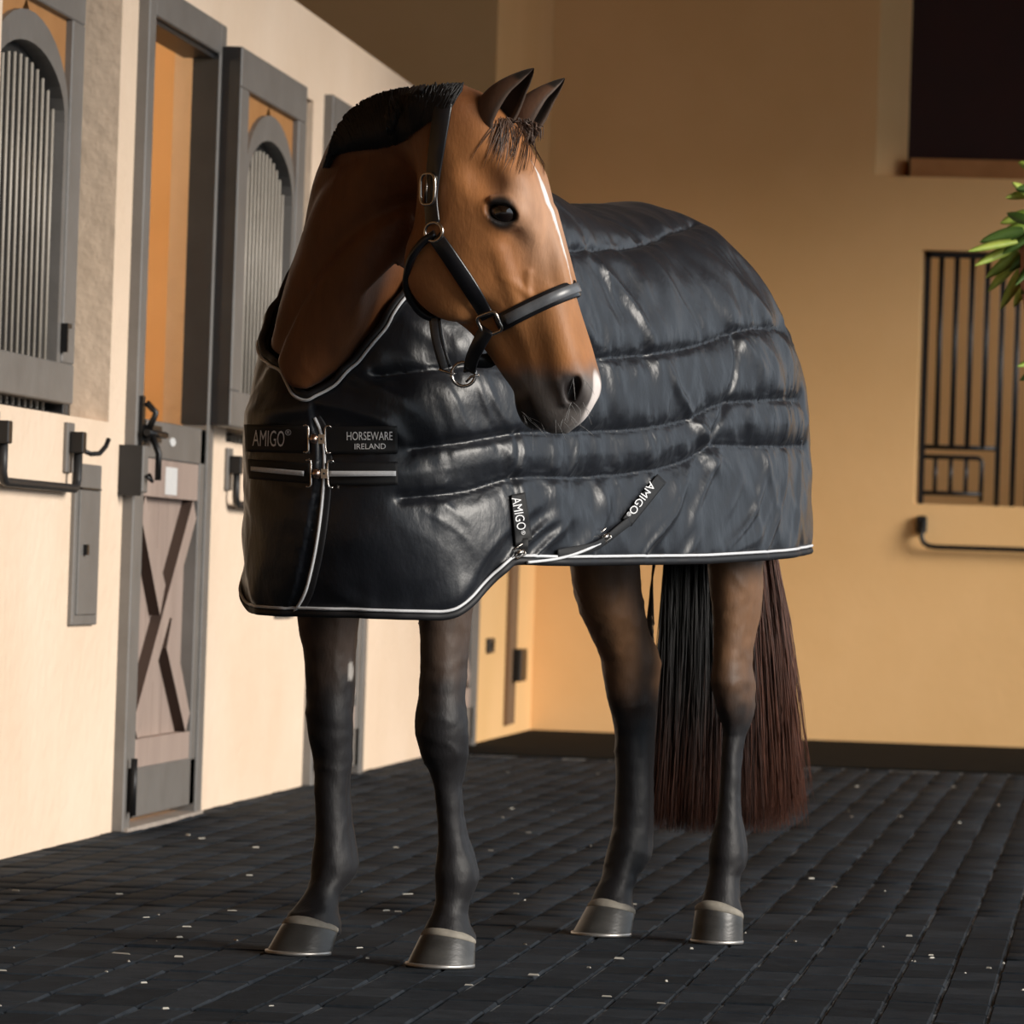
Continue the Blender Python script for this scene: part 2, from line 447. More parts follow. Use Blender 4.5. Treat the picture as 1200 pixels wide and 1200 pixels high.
# ------------------------------------------------------------------ arched grille leaf (window shutter and upper door leaf)
def arch(yc_, hw, zs, rise, n=18):
    return [(yc_ + hw * math.cos(t), zs + rise * math.sin(t)) for t in np.linspace(0, math.pi, n)]
def grille_leaf(parent, y0, y1, z0, z1, xb, xf, nbars, side=None, barbot=None):
    """frame with an arched opening, tan spandrels, vertical pipes and a dark mesh behind; outer face at xf"""
    yc_ = (y0 + y1) / 2; hw = (y1 - y0) / 2; st = hw * .235
    ih = hw - st
    zb = z0 + .115; zt = z1 - .13; zsp = zt - .30; rise = .18; ring = .085
    mb = MB()
    mb.box(xb, xf, y0, y1, z0, zb, bev=.004); mb.box(xb, xf, y0, y1, zt, z1, bev=.004)
    mb.box(xb, xf, y0, y0 + st, zb, zt, bev=.004); mb.box(xb, xf, y1 - st, y1, zb, zt, bev=.004)
    mb.build('leaf_frame', M_grey, parent)
    if side is not None:
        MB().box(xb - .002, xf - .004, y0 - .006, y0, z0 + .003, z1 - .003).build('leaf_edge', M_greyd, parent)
    # arch ring
    o = arch(yc_, ih + .002, zsp, rise + ring); i_ = arch(yc_, ih - .055, zsp, rise)
    mb = MB()
    for k in range(len(o) - 1):
        mb.prism([i_[k], o[k], o[k+1], i_[k+1]], xb + .004, xf - .006)
    mb.box(xb + .004, xf - .006, yc_ + ih - .055, yc_ + ih + .002, zb, zsp); mb.box(xb + .004, xf - .006, yc_ - ih - .002, yc_ - ih + .055, zb, zsp)
    mb.build('arch_frame', M_grey, parent)
    # spandrels
    for s in (1, -1):
        pts = [p for p in o if (p[0] - yc_) * s >= -1e-6]
        pts.sort(key=lambda p: p[0] * s)
        poly = [(yc_, zt), (yc_ + s * ih, zt)] + pts[::-1]
        MB().prism(poly, xb + .012, xf - .022).build('spandrel_panel', M_tan, parent)
    MB().box(xb + .001, xb + .006, y0 + .01, y1 - .01, zb - .02, zt + .02).build('dark_backing', M_dark, parent)
    for k in range(nbars):
        yy = yc_ - ih + .055 + (k + .5) / nbars * 2 * (ih - .055)
        q = (yy - yc_) / (ih - .055)
        top = zsp + rise * math.sqrt(max(0, 1 - q * q)) - .035
        MB().tube([(xb + .026, yy, zb - .01), (xb + .026, yy, top)], .0050, 8).build('bar', M_pipe, parent)

# ------------------------------------------------------------------ windows in the stable front
def make_window(n, o):
    w = tag(empty('window_%d' % n), None, None, None, 'structure')
    w['label'] = 'recessed stable window with arched grille shutter'
    y0, y1, z0, z1 = 13.56 + o, 15.22 + o, 1.21, 2.49
    mb = MB()
    for a, b, c, d in ((y0, y1, z0, z0 + .02), (y0, y1, z1 - .05, z1), (y0, y0 + .07, z0, z1), (y1 - .05, y1, z0, z1), (y1 - .10, y1 - .062, z0, z1)):
        mb.box(XW - .20, XW - .115, a, b, c, d, bev=.003)
    mb.build('window_frame', M_greyd, w)
    MB().box(XW - .20, XW - .19, y0, y1, z0, z1).build('dark_backing', M_dark, w)  # near-black sheet standing in for the unlit stall interior
    for k in range(17):
        yy = y0 + .10 + k * .084
        MB().tube([(XW - .155, yy, z0), (XW - .155, yy, z1 - .02)], .0065, 8).build('bar', M_pipe, w)
    grille_leaf(w, y0 + .075, y1 - .115, 1.255, z1 - .005, XW - .145, XW - .085, 13)
    mb = MB().box(XW - .088, XW - .07, y1 - .30, y1 - .285, 1.40, 1.47); mb.box(XW - .088, XW - .07, y1 - .30, y1 - .24, 1.47, 1.483)
    mb.build('latch', M_black, w)
    return w
for n, o in enumerate(OFF): make_window(n + 1, o)

# ------------------------------------------------------------------ stall doors
def make_door(n, o, stickers=False):
    d = tag(empty('door_%d' % n), 'grey framed stall door with cross braces and open upper leaf', None, None, 'structure')
    y0, y1 = 15.50 + o, 16.82 + o
    xf = XW + .035
    mb = MB()
    mb.box(XW - .09, xf, y0 - .02, y0 + .085, 0, 2.54, bev=.004); mb.box(XW - .05, xf, y1 - .085, y1 + .02, 0, 2.54, bev=.004)
    mb.box(XW - .09, xf, y0 + .085, y1 - .085, 2.44, 2.54, bev=.004)
    mb.build('door_frame', M_grey, d)
    MB().box(XW - .055, xf - .006, y1 - .0885, y1 - .083, 1.25, 2.44).build('jamb_dark_side', M_greyd, d)  # thin near-black sheets on the inner sides of the frame
    MB().box(XW - .085, xf - .02, y0 + .085, y1 - .09, 2.425, 2.441).build('head_dark_side', M_greyd, d)
    # lower leaf: rails, stiles, boards and braces
    a, b = y0 + .09, y1 - .09; xl, xr = XW - .035, XW + .028
    zb, zt = .035, 1.235
    mb = MB()
    mb.box(xl, xr, a, b, zb, zb + .15, bev=.004); mb.box(xl, xr, a, b, zt - .115, zt, bev=.004)
    mb.box(xl, xr, a, a + .085, zb, zt, bev=.004); mb.box(xl, xr, b - .085, b, zb, zt, bev=.004)
    mb.build('leaf_frame', M_grey, d)
    pa, pb, pz0, pz1 = a + .085, b - .085, zb + .15, zt - .115
    npl = 6
    for k in range(npl):
        w = (pb - pa) / npl
        MB().box(xl, XW - .014, pa + k*w + .002, pa + (k+1)*w - .002, pz0, pz1).build('plank', M_board, d)
    xbr = XW + .022
    MB().box(XW - .014, xbr, pa, pb, pz0, pz0 + .085).build('rail', M_board, d)
    MB().box(XW - .014, xbr, pa, pb, pz1 - .115, pz1).build('rail', M_board, d)
    bz0, bz1 = pz0 + .085, pz1 - .115
    w = .12
    def brace(p, q):
        (ya, za), (yb_, zb_) = p, q
        t = nrm((yb_ - ya, zb_ - za)); nn = (-t[1] * w / 2, t[0] * w / 2)
        poly = [(ya + nn[0], za + nn[1]), (yb_ + nn[0], zb_ + nn[1]), (yb_ - nn[0], zb_ - nn[1]), (ya - nn[0], za - nn[1])]
        poly = [(min(max(y, pa), pb), min(max(z, bz0), bz1)) for y, z in poly]
        MB().prism(poly, XW - .014, xbr - .001, 0, 1).build('brace', [M_board, M_boarde], d)
    zc_ = (bz0 + bz1) / 2; yc_ = (pa + pb) / 2
    brace((pa + .03, bz0 + .01), (pb - .03, bz1 - .01))
    for s in (-1, 1):
        e = (pa + .03, bz1 - .01) if s < 0 else (pb - .03, bz0 + .01)
        t = nrm((pb - pa, bz0 - bz1)); c = (yc_ + s * t[0] * .085, zc_ + s * t[1] * .085)
        brace(c, e)
    # hardware
    mb = MB()
    mb.box(xf, xf + .012, y0 + .01, y0 + .05, 1.05, 1.30); mb.tube([(xf + .03, y0 - .01, 1.19), (xf + .03, y0 + .30, 1.19)], .011, 8)
    mb.tube([(xf + .03, y0 + .06, 1.19), (xf + .055, y0 + .06, 1.13), (xf + .055, y0 + .06, 1.05)], .010, 8)
    mb.tube([(xf + .02, y0 + .02, 1.28), (xf + .05, y0 + .02, 1.25), (xf + .03, y0 + .02, 1.20)], .010, 8)
    mb.box(xf, xf + .03, y0 + .05, y0 + .24, 1.165, 1.215)
    mb.build('bolt_latch', M_black, d)
    mb = MB().box(XW, XW + .075, y0 - .10, y0 - .022, 1.01, 1.15, bev=.004); mb.build('latch_box', M_grey, d)
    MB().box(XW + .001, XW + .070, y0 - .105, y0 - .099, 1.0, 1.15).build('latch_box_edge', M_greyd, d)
    mb = MB(); mb.tube([(XW + .08, y0 - .08, 1.06), (XW + .095, y0 - .06, 1.045), (XW + .08, y0 - .03, 1.065)], .006, 6); mb.build('latch_chain', M_black, d)
    mb = MB().box(xf, xf + .012, y0 + .03, y0 + .10, .06, .19); mb.tube([(xf + .02, y0 + .02, .05), (xf + .02, y0 + .02, .22)], .010, 8); mb.build('bottom_hinge', M_black, d)
    if stickers:
        mb = MB(); c = (xr + .002, 16.13 + o, 1.178); mb.prism([(c[1] + .05 * math.cos(t), c[2] + .0135 * math.sin(t)) for t in np.linspace(0, 2*math.pi, 20, endpoint=False)], xr, xr + .002); mb.build('round_sticker', M_white, d)
        MB().box(xbr, xbr + .002, 16.06 + o, 16.26 + o, pz1 - .105, pz1 - .02).build('paper_notice', M_white, d)
    # upper leaf folded back against the wall
    grille_leaf(d, y1 - .055, y1 + 1.33, 1.25, 2.47, XW + .038, XW + .10, 13, side=True)
    mb = MB().box(xf - .02, XW + .06, y1 + .015, y1 + .05, 1.35, 1.45); mb.box(xf - .02, XW + .06, y1 + .015, y1 + .05, 2.25, 2.35); mb.build('hinge', M_greyd, d)
    return d
for n, o in enumerate(OFF): make_door(n + 1, o, n == 0)
MB().box(XW - .2, XW + .045, 15.50, 16.82, -.01, .012).build('threshold', mat('threshold_stone', (.30, .25, .21), .8, col2=(.42, .36, .31), scale=12))
tag(bpy.data.objects['threshold'], 'pale worn threshold stone under the nearest stall door', None, None, 'structure')

# ------------------------------------------------------------------ blanket bars, feed hatches, switches
def blanket_bar(o, label):
    b = tag(empty('blanket_bar'), label, 'blanket bar', 'folding blanket bars on the stable front')
    for k, yy in enumerate((13.60 + o, 14.61 + o)):
        MB().box(XW, XW + .012, yy - .05, yy + .05, 1.05, 1.19, bev=.002).build('wall_plate', M_grey, b)
        MB().box(XW + .012, XW + .052, yy - .025, yy + .025, 1.105, 1.165, bev=.003).build('bracket', M_black, b)
    mb = MB(); x = XW + .034; ya, yb = 13.60 + o, 14.61 + o
    mb.tube([(x, ya, 1.11), (x, ya, 1.03), (x, ya + .015, 1.012), (x, ya + .04, 1.005), (x, yb - .04, 1.005), (x, yb - .015, 1.012), (x, yb, 1.03), (x, yb, 1.11)], .0125, 10)
    mb.build('bar', M_greyd, b)
    mb = MB(); mb.tube([(XW + .04, yb + .02, 1.115), (XW + .06, yb + .05, 1.105), (XW + .075, yb + .10, 1.108), (XW + .085, yb + .14, 1.13), (XW + .088, yb + .16, 1.15)], .007, 8)
    mb.build('hook', M_black, b)
blanket_bar(0, 'black blanket bar left of the stall door with the white notice')
blanket_bar(3.72, 'black blanket bar just behind the horse blanket collar, right of the stall door')
def hatch(o, label):
    h = tag(empty('feed_hatch'), label, 'hatch', 'tall narrow grey hatches in the stable front')
    ya, yb, za, zb = 14.70 + o, 15.07 + o, .62, 1.08
    MB().box(XW - .01, XW + .014, ya, yb, za, zb, bev=.003).build('hatch_frame', M_grey, h)
    MB().box(XW + .010, XW + .020, ya + .04, yb - .04, za + .03, zb - .075, bev=.002).build('hatch_door', M_grey, h)
    MB().box(XW + .012, XW + .024, ya + .04, yb - .04, zb - .073, zb - .068).build('hatch_lip', M_black, h)
    MB().box(XW + .02, XW + .032, ya + .10, ya + .13, .82, .85).build('hatch_catch', M_black, h)
hatch(0, 'tall narrow grey feed hatch left of the stall door')
hatch(3.72, 'grey feed hatch mostly hidden behind the chest of the blanket')
sw = tag(empty('wall_switch'), 'small dark wall switch beside the corner post', 'switch')
MB().box(XW, XW + .02, 24.84, 25.04, .42, .49, bev=.003).build('switch_plate', M_greyd, sw)
MB().box(XW + .02, XW + .028, 24.91, 24.97, .44, .47).build('switch_rocker', M_black, sw)
cp = tag(empty('corner_post'), 'brown upright post with a black latch near the wall corner', 'post')
MB().box(XW + .001, XW + .028, 25.66, 25.92, .06, 2.7, bev=.004).build('post', mat('brown_post', (.17, .10, .055), .7, col2=(.21, .13, .07), scale=6, stretch=(1, 1, .1)), cp)
MB().box(XW + .028, XW + .07, 25.75, 26.02, .27, .43, bev=.006).build('latch', M_black, cp)

# back wall window with bars, and its blanket bar
wb = tag(empty('window_4'), 'barred stall window in the back wall with a small feed gate', None, None, 'structure')
yb = YB + .06
MB().box(-.985, -.955, yb - .02, yb + .02, 1.22, 2.50).build('side_bar', M_black, wb)
MB().box(-.985, .88, yb - .02, yb + .02, 2.475, 2.505).build('top_rail', M_black, wb)
x = -.90
k = 0
while x < .88:
    full = x > -.62
    MB().tube([(x, yb, 1.22 if full else 1.51), (x, yb, 2.49)], .0145, 8).build('bar', M_black, wb)
    x += .0785
MB().tube([(-.97, yb, 1.512), (-.588, yb, 1.512)], .0125, 8).build('rail', M_black, wb)
MB().tube([(-.97, yb, 1.462), (-.69, yb, 1.462), (-.672, yb, 1.455), (-.665, yb, 1.435), (-.665, yb, 1.24)], .012, 8).build('gate_frame', M_black, wb)
MB().tube([(-.97, yb, 1.278), (-.665, yb, 1.278)], .012, 8).build('gate_rail', M_black, wb)
for x in (-.90, -.822, -.744):
    MB().tube([(x, yb, 1.278), (x, yb, 1.462)], .0115, 8).build('gate_bar', M_black, wb)
bb = tag(empty('blanket_bar'), 'dark blanket bar under the barred window in the back wall', 'blanket bar')
MB().box(-.985, -.93, YB - .04, YB, 1.07, 1.16, bev=.01).build('bracket', M_black, bb)
MB().box(.43, .485, YB - .04, YB, 1.07, 1.16, bev=.01).build('bracket', M_black, bb)
MB().tube([(-.955, YB - .04, 1.13), (-.955, YB - .05, 1.05), (-.945, YB - .05, 1.025), (-.92, YB - .05, 1.008), (-.88, YB - .05, 1.003), (.38, YB - .05, 1.003), (.42, YB - .05, 1.008), (.445, YB - .05, 1.025), (.455, YB - .05, 1.05), (.455, YB - .04, 1.13)], .013, 10).build('bar', M_black, bb)
#@@HORSE
# ------------------------------------------------------------------ implicit modelling
def smin(a, b, k):
    if k <= 0: return np.minimum(a, b)
    h = np.maximum(k - np.abs(a - b), 0) / k
    return np.minimum(a, b) - h * h * k * .25
class Field:
    """signed field: ordered list of (op, k, lo, hi, func)"""
    def __init__(s): s.p = []
    def add(s, func, lo, hi, k=.03, op='u'):
        s.p.append((op, k, np.asarray(lo, float) - k - .02, np.asarray(hi, float) + k + .02, func))
    def comb(s, d, e, op, k):
        if op == 'u': return smin(d, e, k)
        if op == 's': return -smin(-d, e, k)
        return -smin(-d, -e, k)
    def at(s, P):
        d = np.full(len(P), .5); x, y, z = (np.ascontiguousarray(P[:, i]) for i in range(3))
        for op, k, lo, hi, fn in s.p:
            m = np.flatnonzero((x >= lo[0]) & (x <= hi[0])); m = m[(y[m] >= lo[1]) & (y[m] <= hi[1])]; m = m[(z[m] >= lo[2]) & (z[m] <= hi[2])]
            if len(m): d[m] = s.comb(d[m], fn(P[m]), op, k)
        return d
    def grad(s, P, e=.0015):
        g = np.zeros_like(P)
        for i in range(3):
            q = P.copy(); q[:, i] += e; a = s.at(q); q[:, i] -= 2*e
            g[:, i] = (a - s.at(q)) / (2*e)
        return g
    def project(s, P, n=2):
        for _ in range(n):
            d = s.at(P); g = s.grad(P); g2 = np.maximum((g*g).sum(1), .05)
            P = P - g * np.clip(d / g2, -.006, .006)[:, None]
        return P
    def mesh(s, lo, hi, vox):
        """naive surface nets"""
        lo = np.asarray(lo, float); n = np.ceil((np.asarray(hi) - lo) / vox).astype(int) + 1
        ax = [lo[i] + np.arange(n[i]) * vox for i in range(3)]
        K = 4; cn = (n + K - 1) // K + 1
        cax = [lo[i] + np.arange(cn[i]) * vox * K + vox * (K - 1) / 2 for i in range(3)]
        X, Y, Z = np.meshgrid(*cax, indexing='ij')
        cg = s.at(np.stack([X.ravel(), Y.ravel(), Z.ravel()], 1)).reshape(cn)      # coarse blocks first
        G = cg.astype(np.float32).repeat(K, 0).repeat(K, 1).repeat(K, 2)[:n[0], :n[1], :n[2]].copy()
        B = np.argwhere(np.abs(cg) < vox * K * 1.9)                                # only blocks near the surface are refined
        off = np.array([(x, y, z) for x in range(K) for y in range(K) for z in range(K)])
        for c0 in range(0, len(B), 12000):
            I = (B[c0:c0+12000, None] * K + off[None]).reshape(-1, 3)
            I = I[np.all(I < n, axis=1)]
            G[I[:, 0], I[:, 1], I[:, 2]] = s.at(lo + I * vox)
        ins = G < 0
        c = np.zeros(tuple(n - 1), np.uint8)
        for dx in (0, 1):
            for dy in (0, 1):
                for dz in (0, 1): c += ins[dx:n[0]-1+dx, dy:n[1]-1+dy, dz:n[2]-1+dz]
        act = (c > 0) & (c < 8)
        idx = np.full(act.shape, -1, np.int64); I = np.argwhere(act); idx[act] = np.arange(len(I))
        acc = np.zeros((len(I), 3)); cnt = np.zeros(len(I))
        cor = [(x, y, z) for x in (0, 1) for y in (0, 1) for z in (0, 1)]
        vals = {q: G[I[:,0]+q[0], I[:,1]+q[1], I[:,2]+q[2]].astype(float) for q in cor}
        for q in cor:
            for a in range(3):
                if q[a] == 1: continue
                r = list(q); r[a] = 1; r = tuple(r)
                va, vb = vals[q], vals[r]; m = (va < 0) != (vb < 0)
                t = np.where(m, va / np.where(m, va - vb, 1), 0)
                p = np.tile(np.array(q, float), (len(I), 1)); p[:, a] += t
                acc[m] += p[m]; cnt[m] += 1
        V = lo + (I + acc / cnt[:, None]) * vox
        Q = []
        for a in range(3):
            b, d = (a + 1) % 3, (a + 2) % 3
            s0 = [slice(0, None)] * 3
            A = np.take(ins, range(0, n[a]-1), axis=a); B = np.take(ins, range(1, n[a]), axis=a)
            E = np.argwhere(A != B)
            E = E[(E[:, b] > 0) & (E[:, d] > 0) & (E[:, b] < n[b]-1) & (E[:, d] < n[d]-1)]
            flip = ins[E[:,0], E[:,1], E[:,2]]
            def at(ob, od):
                K = E.copy(); K[:, b] -= ob; K[:, d] -= od
                return idx[K[:,0], K[:,1], K[:,2]]
            q = np.stack([at(1, 1), at(0, 1), at(0, 0), at(1, 0)], 1)
            q[~flip] = q[~flip][:, ::-1]
            Q.append(q)
        return V, np.concatenate(Q)

def capsule(a, b, ra, rb):
    a = np.asarray(a, float); b = np.asarray(b, float); ab = b - a; L = ab @ ab
    def fn(P):
        t = np.clip(((P - a) @ ab) / L, 0, 1)
        return np.linalg.norm(P - a - t[:, None] * ab, axis=1) - (ra + (rb - ra) * t)
    r = max(ra, rb)
    return fn, np.minimum(a, b) - r, np.maximum(a, b) + r
def ellip(c, axes, rad):
    c = np.asarray(c, float); A = np.asarray(axes, float); R = np.asarray(rad, float)
    def fn(P):
        q = ((P - c) @ A.T) / R
        n = np.linalg.norm(q, axis=1)
        g = np.linalg.norm(q / R, axis=1)
        return np.where(n > 1e-6, n * (n - 1) / np.maximum(g, 1e-6), -R.min())
    r = R.max()
    return fn, c - r, c + r
# ------------------------------------------------------------------ the horse
ANG = math.radians(31)
f0 = nrm((cf[0], cf[1], 0))
Fh = -math.sin(ANG) * r0 - math.cos(ANG) * f0        # the way the horse faces
Lh = math.cos(ANG) * r0 - math.sin(ANG) * f0         # to the horse's left
Zv = np.array([0, 0, 1.0])
HO = np.array([-1.236, 11.37, 0.0])                  # ground point under the barrel
HF = np.stack([Fh, Lh, Zv])
def hw(s, t, z): return HO + s * Fh + t * Lh + z * Zv
def hloc(P): return (np.asarray(P) - HO) @ HF.T

def zcut(s, t):
    """height of the neck opening of the rug"""
    return 1.165 + .98 * (.86 - s) + np.interp(t, [-.4, -.22, -.12, -.076, -.028, .0, .05, .136, .3], [-.03, -.013, .028, .036, .004, 0, .022, .10, .20])
def rug_field(P, grow=0.0, low=False):
    """the padded rug as a solid bag; low=True: the trunk of the horse"""
    q = hloc(P); s, t, z = q[:, 0], q[:, 1], q[:, 2]
    sF = np.interp(z, [.6, .8, 1.0, 1.15, 1.3, 1.42, 1.55, 1.7, 1.9], [.80, .835, .865, .875, .85, .78, .66, .5, .35]) + grow
    sR = np.interp(z, [.6, .85, 1.1, 1.25, 1.4, 1.52, 1.62, 1.72], [-.90, -.885, -.86, -.845, -.82, -.75, -.64, -.5]) - grow
    W = spl([-.9, -.6, -.3, 0, .3, .55, .75, .95], [.335, .335, .335, .33, .305, .30, .285, .27], s) + grow
    W = W + .02 * sstep(1.1, .75, z)
    zt = spl([-1, -.7, -.45, -.2, 0, .2, .4, .6, .9], [1.46, 1.56, 1.610, 1.59, 1.58, 1.61, 1.67, 1.66, 1.6], s) + grow
    ef = np.maximum(0, (s - .38) / (sF - .38))
    er = np.maximum(0, (-.30 - s) / (-.30 - sR))
    zz = np.maximum(0, (z - 1.08) / (zt - 1.08))
    if low:
        zz = np.maximum(zz, np.maximum(0, (1.08 - z) / .20))
    p = 2.35
    n = (np.abs(t / W) ** p + ef ** p + er ** p + zz ** p) ** (1 / p)
    return (n - 1) * .27

body = Field()
body.add(lambda P: rug_field(P, -.055, True), hw(0, 0, 1.2) - np.array([1.1, 1.1, .5]), hw(0, 0, 1.2) + np.array([1.1, 1.1, .55]), .03)

LEGS = {}
def add_leg(name, rows, hoof, rho, top):
    (bl, br_, by), (tl, tr, ty) = hoof
    d0 = depth(ground((bl + br_) / 2, by)) + .05
    hx = (bl + br_) / 2
    z, cx, A, B = [], [], [], []
    for (py, l, r) in rows:
        c, m = (l + r) / 2, (r - l) / 2
        d = d0 + 1.35 * (c - hx) * d0 / FPX
        P = U(c, py, d); m = m * d / FPX
        rr = float(np.interp(py, *rho))
        b = m / math.sqrt((rr * math.sin(ANG)) ** 2 + math.cos(ANG) ** 2)
        z.append(P[2]); cx.append(P[:2]); A.append(rr * b); B.append(b)
    z, cx, A, B = map(np.array, (z, cx, A, B))
    o = np.argsort(z); z, cx, A, B = z[o], cx[o], A[o], B[o]
    # run on up into the trunk
    z = np.append(z, top[2]); cx = np.vstack([cx, top[:2]]); A = np.append(A, top[3]); B = np.append(B, top[4])
    cz0, cz1 = [float(np.interp(y, [r[0] for r in rows], [0]*len(rows))) for y in (0, 1)]
    def fn(P):
        zz = P[:, 2]
        ox = P[:, 0] - np.interp(zz, z, cx[:, 0]); oy = P[:, 1] - np.interp(zz, z, cx[:, 1])
        a = np.interp(zz, z, A); b = np.interp(zz, z, B)
        x = (ox * Fh[0] + oy * Fh[1]) / a; y = (ox * Lh[0] + oy * Lh[1]) / b
        n = (np.abs(x) ** 2.2 + np.abs(y) ** 2.2 + 1e-9) ** (1 / 2.2)
        # groove between cannon bone and tendon
        g = .10 * np.exp(-((x + .25) / .22) ** 2) * sstep(.5, .8, np.abs(y)) * sstep(.16, .22, zz) * sstep(.42, .34, zz)
        d = (n - 1 + g) * np.minimum(a, b)
        return np.maximum(d, np.maximum(z[0] - zz, zz - z[-1]))
    lo = np.array([cx[:, 0].min() - .16, cx[:, 1].min() - .16, z[0]]); hi = np.array([cx[:, 0].max() + .16, cx[:, 1].max() + .16, z[-1]])
    body.add(fn, lo, hi, .035)
    LEGS[name] = dict(z=z, c=cx, A=A, B=B, d0=d0, hoof=hoof)

rho_f = ([700, 800, 840, 890, 920, 980, 1015, 1045, 1090], [1.25, 1.15, 1.0, 1.05, 1.35, 1.35, 1.3, 1.2, 1.15])
rho_h = ([650, 740, 800, 840, 880, 970, 1000, 1030, 1070], [1.6, 1.55, 1.6, 1.5, 1.3, 1.3, 1.3, 1.2, 1.15])
tf = hw(.52, -.15, 1.0); tl_ = hw(.50, .15, 1.0)
add_leg('fore_right', [(715, 348, 421), (740, 353, 417), (763, 357, 414.5), (800, 359.5, 413.5), (825, 360, 413), (850, 361, 413), (867, 363, 412), (885, 366, 411), (905, 369, 410),
    (930, 370, 410), (955, 370, 411), (980, 369.5, 415), (1000, 367, 417.5), (1010, 366, 419), (1020, 365.5, 417), (1030, 364.5, 411), (1040, 361, 402), (1050, 356, 396), (1060, 349, 394.5), (1070, 341, 395), (1082, 336, 398), (1095, 333, 398)],
    ((311, 391, 1120), (334, 400, 1083)), rho_f, (*tf, .13, .09))
add_leg('fore_left', [(700, 490, 556), (718, 491.5, 552.5), (745, 493, 549), (783, 493.5, 545.6), (815, 491.5, 544), (838, 487, 545.6), (862, 487.7, 548), (885, 494, 548.5), (900, 502, 545), (920, 508.7, 540.5),
    (955, 512.5, 543.7), (980, 513.7, 548.7), (1005, 513.2, 556), (1020, 510, 560.5), (1030, 509.5, 561), (1042, 510.5, 556), (1055, 511, 550), (1070, 507.5, 548), (1085, 500, 551), (1097, 496, 556), (1108, 494, 556)],
    ((475, 559, 1135), (496, 560, 1096)), rho_f, (*tl_, .13, .09))
th = hw(-.42, -.15, 1.0); tlh = hw(-.45, .16, 1.0)
add_leg('hind_right', [(640, 664, 752), (660, 668, 749), (690, 672.5, 751), (720, 680, 756), (745, 693, 762), (760, 701, 769), (775, 706, 775), (800, 710, 772.5), (820, 712, 770), (840, 718, 768), (860, 721.5, 767),
    (900, 722, 766), (940, 721, 766), (970, 719, 765.5), (990, 714.5, 764.5), (1005, 711.5, 762), (1015, 709.5, 756), (1025, 707, 748), (1040, 701, 742), (1055, 694, 741), (1066, 690, 744), (1076, 688, 744)],
    ((669, 742, 1098), (691, 747, 1062)), rho_h, (*th, .17, .10))
add_leg('hind_left', [(640, 826, 895), (658, 829.5, 894), (690, 832, 894), (720, 835.5, 891), (740, 837, 886), (760, 837, 882), (775, 836, 881), (790, 834, 883), (800, 833, 884.5), (825, 838, 884), (840, 842, 882), (850, 846, 879), (862, 848.5, 874),
    (890, 845.5, 868.5), (930, 843.5, 867), (955, 840.5, 868), (975, 836.6, 872.6), (990, 833, 875.5), (1003, 831.5, 876), (1015, 832, 873.5), (1025, 832, 867), (1040, 828.5, 866), (1055, 824, 867), (1066, 819, 869), (1078, 817, 870)],
    ((809, 873, 1107), (815, 873, 1066)), rho_h, (*tlh, .17, .10))
# knees and hocks: bony detail
def bump_on(name, py, side, inset, r, k=.02):
    L = LEGS[name]; px = 600.
    z0 = U(np.mean(L['hoof'][0][:2]), py, L['d0'])[2]
    c = np.array([np.interp(z0, L['z'], L['c'][:, 0]), np.interp(z0, L['z'], L['c'][:, 1]), z0])
    P = c + Fh * side * (np.interp(z0, L['z'], L['A']) - inset)
    body.add(*capsule(P, P + np.array([0, 0, .001]), r, r), k=k)
for nm, py in (('fore_right', 848), ('fore_left', 862)):
    bump_on(nm, py - 10, 1, .036, .034); bump_on(nm, py + 16, 1, .030, .028); bump_on(nm, py + 8, -1, .022, .026)
for nm, py in (('fore_right', 1020), ('fore_left', 1030), ('hind_right', 1006), ('hind_left', 1004)):
    bump_on(nm, py + 4, -1, .012, .015)

